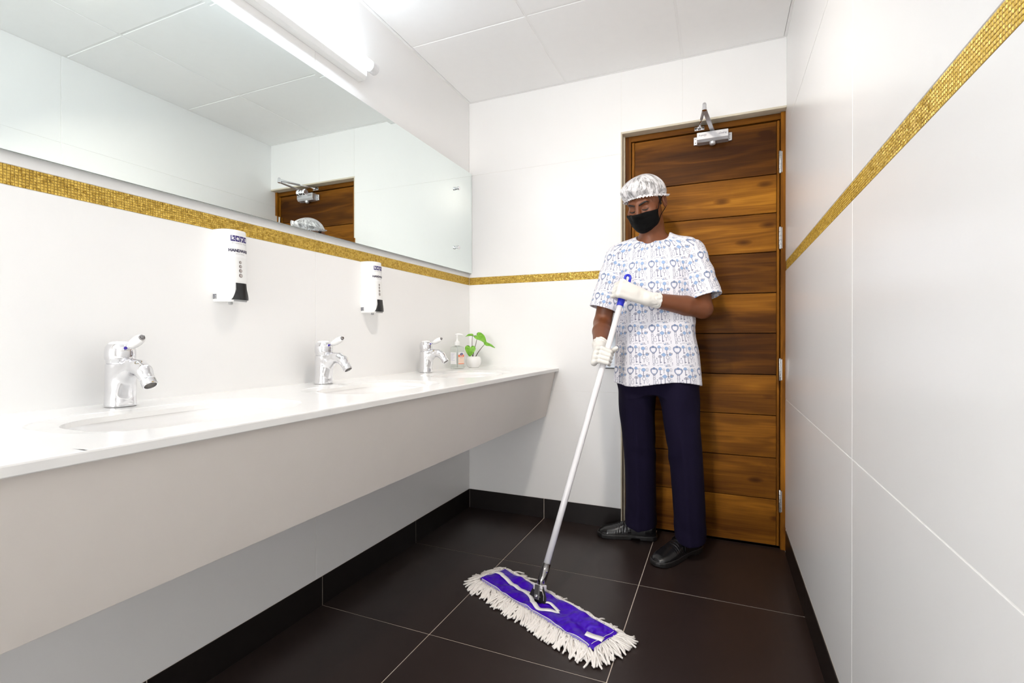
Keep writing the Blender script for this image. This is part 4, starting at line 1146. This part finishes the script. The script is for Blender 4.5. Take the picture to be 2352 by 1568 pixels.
# ---- hairnet: puffy cap, gathered rim, frill
m, N, L, b = nodes('hairnet_film')
out = N['Material Output']; tc = N.new('ShaderNodeUVMap')
mp1 = N.new('ShaderNodeMapping'); mp1.inputs['Scale'].default_value = (26, 5, 1); L.new(tc.outputs[0], mp1.inputs[0])
n1 = N.new('ShaderNodeTexNoise'); n1.inputs['Scale'].default_value = 1; n1.inputs['Detail'].default_value = 3; n1.inputs['Distortion'].default_value = 1.5; L.new(mp1.outputs[0], n1.inputs['Vector'])
mp2 = N.new('ShaderNodeMapping'); mp2.inputs['Scale'].default_value = (7, 4, 1); mp2.inputs['Location'].default_value = (3.1, 1.7, 0); L.new(tc.outputs[0], mp2.inputs[0])
n2 = N.new('ShaderNodeTexNoise'); n2.inputs['Scale'].default_value = 1; n2.inputs['Detail'].default_value = 2; L.new(mp2.outputs[0], n2.inputs['Vector'])
ad = N.new('ShaderNodeMath'); ad.operation = 'ADD'; L.new(n1.outputs['Fac'], ad.inputs[0]); L.new(n2.outputs['Fac'], ad.inputs[1])
mr = N.new('ShaderNodeMapRange'); mr.inputs[1].default_value = .80; mr.inputs[2].default_value = 1.10; mr.inputs[3].default_value = .30; mr.inputs[4].default_value = .92; L.new(ad.outputs[0], mr.inputs[0])
tr = N.new('ShaderNodeBsdfTransparent'); ms = N.new('ShaderNodeMixShader')
b.inputs['Base Color'].default_value = (.86, .85, .87, 1); b.inputs['Roughness'].default_value = .35
bp = N.new('ShaderNodeBump'); bp.inputs['Strength'].default_value = .7; bp.inputs['Distance'].default_value = .004; L.new(n1.outputs['Fac'], bp.inputs['Height']); L.new(bp.outputs[0], b.inputs['Normal'])
L.new(mr.outputs[0], ms.inputs[0]); L.new(tr.outputs[0], ms.inputs[1]); L.new(b.outputs[0], ms.inputs[2]); L.new(ms.outputs[0], out.inputs[0])
NETM = m
NA, NR = 180, 34
def rim_z(th):   # th = 0 at the face front
    c = cos(th); return .026 + .028 * c + .004 * cos(2 * th)
V = []; UV = []
hz = random.Random(5)
for i in range(NR + 1):
    q = i / NR
    for j in range(NA):
        th = 2 * pi * j / NA
        d = np.array((sin(th), -cos(th)))
        rz_ = rim_z(th)
        # rim radius hugs the head
        rx, ry = .0785 + .004, .098 + .002
        rim = np.array((d[0] * rx, .014 + d[1] * ry, rz_))
        top = np.array((0, .022, .131))
        fl = (1 if cos(th) > 0 else .6)
        if q < .86:
            s_ = q / .86; a = s_ * radians(128)
            # profile from the crown outwards, puffed beyond the rim
            rr = sin(min(a, pi / 2)) if a < pi / 2 else 1 - .20 * (a - pi / 2) ** 2
            hgt = cos(a)
            puff = 1.16 + .07 * cos(th + .9)
            ex = d[0] * rx * puff * rr; ey = .014 + d[1] * ry * (puff - .03) * rr
            zc = rz_ + .030; ez = zc + (top[2] - zc) * hgt if hgt > 0 else zc + .055 * hgt
            amp = .0038 * s_ ** 1.2
            wv = sin(27 * th + 2.5 * sin(3 * th) + 3 * s_) + .7 * sin(44 * th + 4 * s_ + 1.7 * sin(5 * th))
            k_ = 1 + amp * wv / .085
            lump = 1 + .018 * sin(5 * th + 4 * s_) * s_ + .015 * sin(3 * th - 6 * s_)
            p = np.array((ex * k_ * lump, .014 + (ey - .014) * k_ * lump, ez + amp * .5 * wv))
        else:
            s_ = (q - .86) / .14
            g_ = sin(58 * th + 3 * sin(7 * th)) + .5 * sin(91 * th)
            flare = .003 + .013 * s_ ** 1.3
            p = np.array((rim[0] + d[0] * (flare + .0036 * g_ * s_), rim[1] + d[1] * (flare + .0036 * g_ * s_), rim[2] + .004 - .012 * s_ + .0032 * g_ * s_))
        V.append(tuple(hw_(p))); UV.append((j / NA * 3.0, q))
Fq = [(i * NA + j, i * NA + (j + 1) % NA, (i + 1) * NA + (j + 1) % NA, (i + 1) * NA + j) for i in range(NR) for j in range(NA)]
net = mesh_obj('hairnet', V, Fq, NETM, per_, smooth=True)
uvl = net.data.uv_layers.new(name='UVMap'); UV = np.array(UV)
li = np.zeros(len(net.data.loops), np.int32); net.data.loops.foreach_get('vertex_index', li); uvl.data.foreach_set('uv', UV[li].ravel())
# rosette of gathered film on the crown side (over his left ear)
# ---- gloves
GLOVE = mat('white_latex', (.74, .72, .68), .42, noise=.03, nscale=40, bump=.10, bscale=160)
def glove(name, C_, ax_, e1, e2, wr, fore, s_list, phis, rhos, thumb, flip=1):
    a_ = np.array(Vector(ax_).normalized()); e1 = np.array(e1, float); e1 -= a_ * (e1 @ a_); e1 /= np.linalg.norm(e1)
    e2 = np.array(e2, float); e2 -= a_ * (e2 @ a_); e2 -= e1 * (e2 @ e1); e2 /= np.linalg.norm(e2)
    C_ = np.array(C_, float)
    pt = lambda s_, ph, rh: C_ + a_ * s_ + (e1 * cos(radians(ph)) + e2 * sin(radians(ph))) * rh
    fld = Field(np.minimum(C_, wr) - .085, np.maximum(C_, wr) + .085, .0017)
    rf = [.0100, .0104, .0100, .0088]
    mcps = []
    for i, s_ in enumerate(s_list):
        ch = [pt(s_ * (1 - .10 * q), phis[q] + (4 if i == 3 else 0), rhos[q]) for q in range(4)]
        r_ = rf[i]; mcps.append(ch[0])
        sub = Field(fld.lo, fld.lo + fld.h * (fld.n - 1), fld.h) if False else None
        fld.add(p_cone(ch[0], ch[1], r_ * 1.10, r_ * 1.02), .004); fld.add(p_cone(ch[1], ch[2], r_ * 1.02, r_ * .94), .0025); fld.add(p_cone(ch[2], ch[3], r_ * .94, r_ * .80), .0025)
    wr = np.array(wr, float); fd = np.array(fore, float); fd = fd / np.linalg.norm(fd)
    for i, mc in enumerate(mcps):
        base = wr - fd * .004 + a_ * s_list[i] * .45
        fld.add(p_cone(base, mc, .0175, .0120), .012)
    mid = (mcps[1] + mcps[2]) / 2
    fld.add(p_cone(wr * .5 + mid * .5, mid, .019, .0135), .014)
    th = [pt(*q) for q in thumb]
    fld.add(p_cone(wr - fd * .010 + a_ * .012, th[0], .0165, .0145), .014); fld.add(p_cone(th[0], th[1], .0135, .0118), .006); fld.add(p_cone(th[1], th[2], .0118, .0092), .004)
    # cuff: a slightly loose sleeve over the wrist, cut straight
    x, y, z = fld.xyz()
    c0 = wr + fd * .012; c1 = wr + fd * .050
    cf, clo, chi = p_cone(wr - fd * .004, wr + fd * .075, .0285, .0405)
    cd = cf(x, y, z); t = (x - wr[0]) * fd[0] + (y - wr[1]) * fd[1] + (z - wr[2]) * fd[2]
    wrk = .0016 * np.sin(t * 420 + 3 * np.sin((x + z) * 130) + 2 * np.sin(y * 170)) * np.clip(t / .02, 0, 1)
    cd = np.maximum(np.abs(cd + wrk + .0020) - .0022, t - .046); cd = np.where(t < .0, .15, cd)
    solid = p_cone(wr - fd * .006, wr + fd * .018, .0275, .0295)[0](x, y, z)
    fld.F = np.minimum(smin(fld.F, solid.astype(np.float32), .012), cd.astype(np.float32))
    return sdf_obj(name, fld, GLOVE, per_, 2)
cl_ = -np.array(CAMR); tocam = np.array((.42, -.90, 0.0)); tocam /= np.linalg.norm(tocam)
cR = np.array(pole_pt(.703)); cL = np.array(pole_pt(.945))
glove('glove', cR, PD, cl_ * .95 - tocam * .30, tocam, wrR, elR - wrR, [.034, .012, -.010, -.030], [0, 62, 128, 190], [.039, .0365, .0285, .0250],
      [(.030, -60, .036), (.044, -115, .032), (.058, -168, .034)])
glove('glove', cL, PD, cl_ * .55 + tocam * .80, cl_ * .8 - tocam * .55, wrL, elL - wrL, [.032, .011, -.011, -.031], [0, 62, 130, 195], [.0425, .0400, .0310, .0270],
      [(.030, -95, .030), (.042, -140, .030), (.050, -190, .030)])

# ---- smock
SK = smooth_keys([(.70, 1.100, -.188, .206, .130), (.80, 1.098, -.188, .199, .126), (.92, 1.094, -.188, .190, .121), (1.03, 1.087, -.190, .179, .116), (1.16, 1.086, -.190, .170, .114), (1.27, 1.084, -.190, .166, .114), (1.35, 1.083, -.187, .165, .104), (1.41, 1.082, -.184, .150, .084), (1.450, 1.082, -.180, .110, .062), (1.480, 1.082, -.178, .075, .052), (1.52, 1.082, -.178, .060, .045)], 90)
sf = Field((.74, -.38, .755), (1.43, -.02, 1.50), .0026)
x, y, z = sf.xyz()
ang = np.arctan2(x - 1.09, -(y + .188) * 1.5)
hemw = np.clip((1.20 - z) / .42, 0, 1)
fold = .0045 * hemw * np.sin(7 * ang + 1.0 + 1.5 * np.sin(2 * ang) + 2.2 * z) + .0022 * np.sin(13 * ang + 9 * z) * hemw + .0022 * np.sin(38 * z + 7 * (x - 1.1) * 6 + 2 * np.sin(12 * x)) * np.clip(1.5 - hemw * 2, 0, 1)
T_ = (p_loft(SK, 2.25)[0](x, y, z) + fold).astype(np.float32)
T_ = smin(T_, p_cone((.945, -.185, 1.398), (1.222, -.185, 1.400), .062, .062)[0](x, y, z).astype(np.float32), .05)
def sleeve(a, d, L_, r0, r1, sx=1.0):
    a = np.array(a, float); d = np.array(d, float); d /= np.linalg.norm(d)
    f, lo, hi = p_cone(a, a + d * (L_ + .09), r0, r0 + (r1 - r0) * (L_ + .09) / L_)
    t = (x - a[0]) * d[0] + (y - a[1]) * d[1] + (z - a[2]) * d[2]
    return f(x, y, z), t, d
cR_hem = v3(.8465, -.222, 1.138); cL_hem = v3(1.308, -.218, 1.185)
sR, tR, dR = sleeve((.912, -.186, 1.388), cR_hem - v3(.912, -.186, 1.388), .262, .060, .066)
sL, tL, dL = sleeve((1.250, -.186, 1.388), cL_hem - v3(1.250, -.186, 1.388), .220, .060, .070)
wr_ = lambda t, s_: .0030 * np.sin(t * 85 + 26 * (x + y) * s_ + 2 * np.sin(30 * y)) * np.clip(t / .06, 0, 1) * np.clip((.20 - t) / .1, .3, 1)
sR = (sR + wr_(tR, 1)).astype(np.float32); sL = (sL + wr_(tL, -1)).astype(np.float32)
O_ = smin(smin(T_, sR, .018), sL, .018)
for s_ in (sR, sL): O_ = O_ + .0030 * np.exp(-((s_ - T_) / .0030) ** 2)
TK = .0052
S_ = np.maximum(O_, -(O_ + TK))
hemz = .786 + .018 * (x - 1.09) + .010 * np.sin(3 * ang)
# the hem sits a little higher at the sides, openings cut clean
S_ = np.maximum(S_, (np.maximum(hemz, .76) - z) + .0 * x)
for t, s_, Lh in ((tR, sR, .262), (tL, sL, .222)):
    cut = np.maximum(Lh - t, (s_ - T_))          # negative where cloth beyond the sleeve hem belongs to the sleeve
    S_ = np.maximum(S_, -np.maximum(cut, -.05 + 0 * cut))
# neck opening
nk = ((np.abs((x - 1.078) / .073) ** 3.2 + np.abs((y + .205) / .078) ** 3.2 + np.abs((z - 1.479) / .040) ** 3.2) ** (1 / 3.2) - 1) * .04
S_ = np.maximum(S_, -nk); S_ = np.maximum(S_, z - 1.487)
sf.F = S_.astype(np.float32)
Vs, Qs = sf.mesh(2)
smock = mesh_obj('smock', Vs, Qs, None, per_, smooth=True)
ij = np.clip(np.round((Vs - sf.lo) / sf.h).astype(int), 0, sf.n - 1)
gT, gR, gL = [np.broadcast_to(q, sf.F.shape)[ij[:, 0], ij[:, 1], ij[:, 2]] for q in (T_, sR, sL)]
part_id = np.where(np.minimum(gR, gL) < gT - .002, np.where(gR < gL, 1, 2), 0)
cxv = np.interp(Vs[:, 2], SK[:, 0], SK[:, 1]); a_t = np.arctan2(Vs[:, 0] - cxv, -(Vs[:, 1] + .188) * 1.45)
UVs = np.zeros((len(Vs), 2, 3))
UVs[:, 0, 0] = a_t * .165; UVs[:, 1, 0] = Vs[:, 2]
for k, (a, d) in enumerate((((.912, -.186, 1.388), dR), ((1.250, -.186, 1.388), dL))):
    rel = Vs - np.array(a); tt_ = rel @ d; e_f = np.array((0, -1, 0)) - d * (-d[1]); e_f /= np.linalg.norm(e_f); e_s = np.cross(d, e_f)
    UVs[:, 0, k + 1] = -np.arctan2(rel @ e_s, rel @ e_f) * .064 + .031 * (k + 1); UVs[:, 1, k + 1] = -tt_ + .02 * k
me = smock.data; li = np.zeros(len(me.loops), np.int32); me.loops.foreach_get('vertex_index', li)
# one part id per face so that the print breaks at the seam
pf = np.round(np.median(part_id[Qs], axis=1)).astype(int); lp_ = np.repeat(pf, 4)
uvl = me.uv_layers.new(name='UVMap'); uvl.data.foreach_set('uv', UVs[li, :, lp_].ravel())

# ---- printed keys: a node-built tile of outlines and flat shapes
m, N, L, b = nodes('key_print_cotton')
uvn = N.new('ShaderNodeUVMap')
TILE = .0965
def math_(op, a, b_=None, c=None):
    n = N.new('ShaderNodeMath'); n.operation = op
    for i, q in enumerate((a, b_, c)):
        if q is None: continue
        if isinstance(q, (int, float)): n.inputs[i].default_value = q
        else: L.new(q, n.inputs[i])
    return n.outputs[0]
sp = N.new('ShaderNodeSeparateXYZ'); L.new(uvn.outputs[0], sp.inputs[0])
tu = math_('MULTIPLY', math_('FRACT', math_('MULTIPLY', math_('ADD', sp.outputs[0], .018 + 5 * TILE), 1 / TILE)), 240.0)
tv = math_('MULTIPLY', math_('SUBTRACT', 1.0, math_('FRACT', math_('MULTIPLY', math_('ADD', sp.outputs[1], 5 * TILE), 1 / TILE))), 240.0)
def seg(x0, y0, x1, y1):   # axis-aligned capsule distance
    px = math_('SUBTRACT', tu, math_('MINIMUM', math_('MAXIMUM', tu, min(x0, x1)), max(x0, x1)))
    py = math_('SUBTRACT', tv, math_('MINIMUM', math_('MAXIMUM', tv, min(y0, y1)), max(y0, y1)))
    return math_('SQRT', math_('ADD', math_('MULTIPLY', px, px), math_('MULTIPLY', py, py)))
def circ(x0, y0, sx_=1.0):
    px = math_('MULTIPLY', math_('SUBTRACT', tu, x0), sx_); py = math_('SUBTRACT', tv, y0)
    return math_('SQRT', math_('ADD', math_('MULTIPLY', px, px), math_('MULTIPLY', py, py)))
def diam(x0, y0, k=1.0):
    return math_('ADD', math_('MULTIPLY', math_('ABSOLUTE', math_('SUBTRACT', tu, x0)), k), math_('ABSOLUTE', math_('SUBTRACT', tv, y0)))
ink = []; fil = []
def solid(d, r): return math_('SUBTRACT', d, r * 1.0 + (.9 if r < 6 else 0))
def ring(d, r, w_): return math_('SUBTRACT', math_('ABSOLUTE', math_('SUBTRACT', d, r)), w_ * 1.25)
hx = 44
# big heart-headed key (wraps the whole repeat)
def heart(x0, y0):
    px = math_('SUBTRACT', tu, x0); py = math_('ADD', math_('SUBTRACT', tv, y0), math_('MULTIPLY', math_('ABSOLUTE', px), .42))
    return math_('SQRT', math_('ADD', math_('MULTIPLY', px, px), math_('MULTIPLY', py, py)))
hd_ = heart(hx, 58); ink.append(ring(hd_, 35, 2.6)); ink.append(ring(hd_, 26, 1.0)); fil.append(ring(hd_, 30, 2.0))
fil.append(solid(circ(hx, 19), 12)); ink.append(ring(circ(hx, 19), 9, 1.6))
ink.append(ring(seg(hx, 92, hx, 196), 8, 1.5)); ink.append(ring(circ(hx, 88), 12, 1.6)); ink.append(ring(circ(hx, 216), 9, 1.6)); ink.append(ring(circ(hx, 130), 11, 1.4))
ink.append(ring(seg(hx + 22, 168, hx + 34, 196), 6, 1.4)); ink.append(solid(circ(hx + 32, 146), 5))
# clover key, ring key
fil.append(solid(circ(104, 18), 13)); fil.append(solid(circ(96, 26), 9)); fil.append(solid(circ(113, 26), 9)); ink.append(solid(seg(104, 30, 104, 92), 2.4)); ink.append(solid(seg(104, 84, 114, 86), 3.6))
ink.append(ring(circ(99, 128), 8, 2.2)); ink.append(ring(circ(117, 128), 8, 2.2)); ink.append(ring(circ(108, 119), 8, 2.2)); ink.append(solid(seg(108, 134, 108, 198), 2.4)); ink.append(solid(seg(108, 188, 118, 190), 3.4))
# diamond-headed key
fil.append(math_('MULTIPLY', solid(diam(145, 106, .9), 24), .8)); ink.append(solid(seg(145, 126, 145, 202), 2.6)); ink.append(solid(seg(145, 194, 154, 196), 4)); ink.append(ring(circ(138, 30), 9, 1.3)); ink.append(solid(seg(138, 40, 138, 70), 1.2))
# round-headed key
fil.append(solid(circ(178, 38), 19)); ink.append(solid(seg(178, 56, 178, 114), 2.6)); ink.append(solid(seg(178, 106, 187, 108), 4))
ink.append(ring(math_('MAXIMUM', diam(184, 138, .55), math_('MULTIPLY', circ(184, 138), 1.15)), 19, 2)); ink.append(solid(seg(184, 156, 184, 192), 1.7))
# padlock, keyhole plates
ink.append(ring(circ(213, 36, 1.45), 18, 1.5)); ink.append(solid(circ(213, 38), 3.4))
fil.append(solid(seg(210, 102, 218, 108), 9)); ink.append(ring(circ(214, 90), 9, 1.8)); ink.append(ring(seg(210, 102, 218, 108), 10, 1.2))
ink.append(ring(diam(216, 160, 1.7), 27, 1.6)); ink.append(solid(circ(216, 160), 2.6))
ink.append(solid(circ(234, 92), 4.2)); ink.append(solid(seg(234, 92, 234, 106), 2)); ink.append(solid(circ(233, 196), 3.6)); ink.append(solid(seg(233, 196, 233, 222), 1.2))
# little lying keys at the foot of the repeat
ink.append(solid(seg(100, 218, 132, 218), 1.2)); ink.append(solid(circ(150, 218), 3)); ink.append(solid(seg(170, 218, 196, 218), 1.4)); ink.append(solid(circ(196, 218), 4.2))
fil.append(solid(circ(166, 231, .6), 6)); ink.append(solid(seg(174, 231, 212, 231), 1.6)); ink.append(ring(circ(86, 226), 4, 1.2))
def union(lst):
    d = lst[0]
    for q in lst[1:]: d = math_('MINIMUM', d, q)
    return d
def cover(d, soft=1.6):
    n = N.new('ShaderNodeMapRange'); n.inputs[1].default_value = soft; n.inputs[2].default_value = -soft; n.inputs[3].default_value = 0; n.inputs[4].default_value = 1; L.new(d, n.inputs[0]); return n.outputs[0]
ui, uf = union(ink), union(fil)
cf_, ci_ = cover(uf), cover(ui); rim_ = math_('MULTIPLY', cover(math_('SUBTRACT', math_('ABSOLUTE', uf), 1.2)), .8)
m1 = N.new('ShaderNodeMix'); m1.data_type = 'RGBA'; m1.inputs[6].default_value = (.80, .795, .85, 1); m1.inputs[7].default_value = (.29, .42, .66, 1); L.new(cf_, m1.inputs[0])
m2 = N.new('ShaderNodeMix'); m2.data_type = 'RGBA'; m2.inputs[7].default_value = (.085, .10, .20, 1); L.new(m1.outputs[2], m2.inputs[6]); L.new(math_('MULTIPLY', math_('MAXIMUM', ci_, rim_), .86), m2.inputs[0])
L.new(m2.outputs[2], b.inputs['Base Color']); b.inputs['Roughness'].default_value = .85; b.inputs['Sheen Weight'].default_value = .1
tcn = N.new('ShaderNodeTexCoord'); wn = N.new('ShaderNodeTexNoise'); wn.inputs['Scale'].default_value = 16; wn.inputs['Detail'].default_value = 2; wn.inputs['Distortion'].default_value = .8; L.new(tcn.outputs['Object'], wn.inputs['Vector'])
bp = N.new('ShaderNodeBump'); bp.inputs['Strength'].default_value = .25; bp.inputs['Distance'].default_value = .01; L.new(wn.outputs['Fac'], bp.inputs['Height']); L.new(bp.outputs[0], b.inputs['Normal'])
smock.data.materials.append(m)
# collar binding and placket tab
nb = []
for k in range(49):
    a = 2 * pi * k / 48 - pi / 2
    pass

# ---- trousers
NAVY = mat('navy_twill', (.0062, .0036, .0185), .9, spec=.2, noise=.18, nscale=500, bump=.10, bscale=1500)
legR = smooth_keys([(.080, 1.008, -.098, .075, .098), (.20, 1.009, -.104, .072, .096), (.45, 1.006, -.125, .075, .090), (.65, .999, -.155, .083, .098), (.80, 1.000, -.175, .089, .106), (.90, 1.004, -.180, .095, .110)])
legL = smooth_keys([(.070, 1.243, -.172, .069, .102), (.20, 1.238, -.178, .070, .098), (.45, 1.222, -.188, .074, .092), (.65, 1.200, -.186, .083, .100), (.80, 1.186, -.182, .094, .108), (.90, 1.180, -.182, .093, .110)])
tf = Field((.88, -.33, .05), (1.36, -.0, .93), .0033)
x, y, z = tf.xyz()
def leg(keys, sgn):
    f = p_loft(keys, 2.1)[0](x, y, z)
    cxk = np.interp(z, keys[:, 0], keys[:, 1]); cyk = np.interp(z, keys[:, 0], keys[:, 2])
    a = np.arctan2(x - cxk, -(y - cyk))
    crease = -.006 * np.exp(-(a / .16) ** 2) * np.clip((.72 - z) / .3, 0, 1)
    kn = .0030 * np.sin(z * 60 + 2.6 * a * sgn) * np.exp(-((z - .45) / .05) ** 2) * np.clip(.5 + a * sgn, 0, 1) + .0016 * np.sin(z * 60 + 2.5 * a) * np.exp(-((z - .13) / .06) ** 2)
    dg = .0028 * np.sin(22 * z + 3.4 * a * sgn + 1.2) * np.exp(-((z - .68) / .10) ** 2)
    return f + crease + kn + dg
D_ = smin(leg(legR, 1), leg(legL, -1), .012)
D_ = smin(D_, p_loft([(.735, 1.088, -.180, .130, .085), (.79, 1.088, -.181, .172, .104), (.86, 1.089, -.182, .182, .112), (.93, 1.089, -.184, .180, .112)], 2.3)[0](x, y, z), .03)
D_ = np.maximum(D_, np.maximum(.075 + .06 * (y + .17) - z, z - .925))
Ts = p_loft(SK, 2.25)[0](x, y, np.maximum(z, .72)); D_ = np.where(z > .74, np.maximum(D_, Ts + .013 - np.maximum(0, .80 - z) * .5), D_)
tf.F = D_.astype(np.float32)
sdf_obj('trousers', tf, NAVY, per_, 2)

# ---- shoes and socks
LEATHER = mat('black_leather', (.010, .0095, .0105), .24, spec=.6, noise=.25, nscale=30, bump=.05, bscale=300)
RUBBER = mat('black_rubber', (.012, .011, .011), .45, noise=.2)
SOCKM = mat('black_sock', (.006, .006, .010), .9, noise=.2, nscale=400)
def shoe(heel, toe, name_l, mark):
    heel = Vector((*heel, 0)); toe = Vector((*toe, 0)); f_ = (toe - heel).normalized(); sd_ = Vector((f_.y, -f_.x, 0)); L_ = (toe - heel).length
    fl_ = Field((-.075, -.03, -.01), (.075, L_ + .03, .14), .0024)
    x, y, z = fl_.xyz()
    q = y / L_
    hwid = np.interp(q, [-.02, 0, .06, .18, .35, .52, .70, .84, .93, .98, 1.01], [.0, .018, .030, .036, .036, .041, .0475, .046, .037, .022, .0])
    top = np.interp(q, [0, .06, .20, .34, .42, .52, .64, .78, .90, .97, 1.0], [.075, .085, .090, .098, .094, .082, .067, .055, .045, .034, .022])
    hwid = np.maximum(hwid, .0005)
    zc = .020; hh = np.maximum(top - zc, .004)
    xo = .004 * np.sin(np.pi * q)          # slight inward curve
    zq = (z - zc) / hh
    d = ((np.abs((x - xo) / hwid) ** 2.5 + np.clip(zq, 0, None) ** 2.2) ** (1 / 2.3) - 1) * np.minimum(hwid, hh) * .8
    d = np.maximum(np.maximum(d, zc - z), np.maximum(y - 1.0 * L_, -.002 - y))
    groove = .0022 * np.exp(-((y - .535 * L_ - .10 * np.abs(x)) / .0022) ** 2) + .0022 * np.exp(-((y - .475 * L_ - .10 * np.abs(x)) / .0022) ** 2)
    cre = .0009 * np.sin((y - .62 * L_) * 520) * np.exp(-((y - .62 * L_) / .022) ** 2)
    fl_.F = (d + groove * (z > .04) + cre * (z > .03)).astype(np.float32)
    V_, Q_ = fl_.mesh(3)
    Mt = np.array((sd_, f_, Vector((0, 0, 1))))
    tw_ = lambda P: np.asarray(P) @ Mt + np.array(heel)
    sh = mesh_obj('shoe', tw_(V_), Q_, LEATHER, per_, smooth=True)
    if name_l: sh['label'] = name_l
    fs = Field((-.08, -.03, -.006), (.08, L_ + .03, .04), .0024)
    x, y, z = fs.xyz(); q = y / L_
    hw2 = np.interp(q, [-.035, -.015, .05, .18, .35, .52, .70, .84, .94, 1.0, 1.03], [.0005, .020, .034, .039, .038, .043, .051, .0500, .042, .024, .0005])
    d2 = np.abs(x - .004 * np.sin(np.pi * q)) - hw2
    zb_ = np.where((q > .27) & (q < .42), .008, np.where(q > .9, .004 * np.clip((q - .9) / .1, 0, 1), 0.0))
    d2 = np.maximum(d2 * .7, np.maximum(z - .0225, zb_ - z)); fs.F = np.maximum(np.maximum(d2, .0 - z), np.maximum(y - 1.022 * L_, -.026 * L_ - y)).astype(np.float32)
    V_, Q_ = fs.mesh(2); mesh_obj('sole', tw_(V_), Q_, RUBBER, sh, smooth=True)
    # strap across the instep
    G = []
    for yy in np.linspace(.418 * L_, .470 * L_, 5):
        hwv = float(np.interp(yy / L_, [.35, .52], [.036, .041])); tp = float(np.interp(yy / L_, [.34, .42, .52], [.098, .094, .082]))
        G.append([(.004 + (hwv + .0016) * sin(a) * abs(sin(a)) ** -.2 if abs(sin(a)) > 1e-6 else .004, yy + .10 * abs(hwv * sin(a)), .022 + (tp - .0195) * max(0, cos(a)) ** .87) for a in np.linspace(-1.45, 1.45, 27)])
    G = np.array(G); st_ = MB().grid(tw_(G.reshape(-1, 3)).reshape(G.shape)).build('strap', LEATHER, sh, smooth=True, solid=.0028)
    # piping along the welt
    pts = [(float(.004 * sin(pi * q) + s_ * w_), float(q * L_), .0235) for s_ in (1,) for q, w_ in zip(np.linspace(.0, 1.0, 40), np.interp(np.linspace(0, 1, 40), [0, .05, .18, .35, .52, .70, .84, .94, 1.0], [.024, .034, .0385, .0375, .0425, .0500, .0485, .040, .012]))]
    pts += [(p[0] * -1 + .008 * sin(pi * p[1] / L_), p[1], p[2]) for p in reversed(pts)]
    MB().tube([Vector(p) for p in tw_(pts)], .0013, 6).build('welt', mat('welt_edge', (.05, .045, .045), .3, noise=.1), sh, smooth=True)
    ak = heel + f_ * .075
    sk = MB(); rings = []
    for zz, r1, r2, fo in ((.060, .033, .046, .02), (.10, .036, .048, .008), (.16, .038, .046, .0)):
        rings.append([tuple(ak + f_ * (fo + r2 * cos(a)) + sd_ * (r1 * sin(a)) + Vector((0, 0, zz))) for a in np.linspace(0, 2 * pi, 25)])
    o = MB().grid(rings).build('sock', SOCKM, per_, smooth=True)
    return sh
shoe((1.075, -.064), (.800, -.118), 'black leather loafer pointing left', 0)
shoe((1.275, -.098), (1.108, -.368), 'black leather loafer pointing to the viewer', 1)
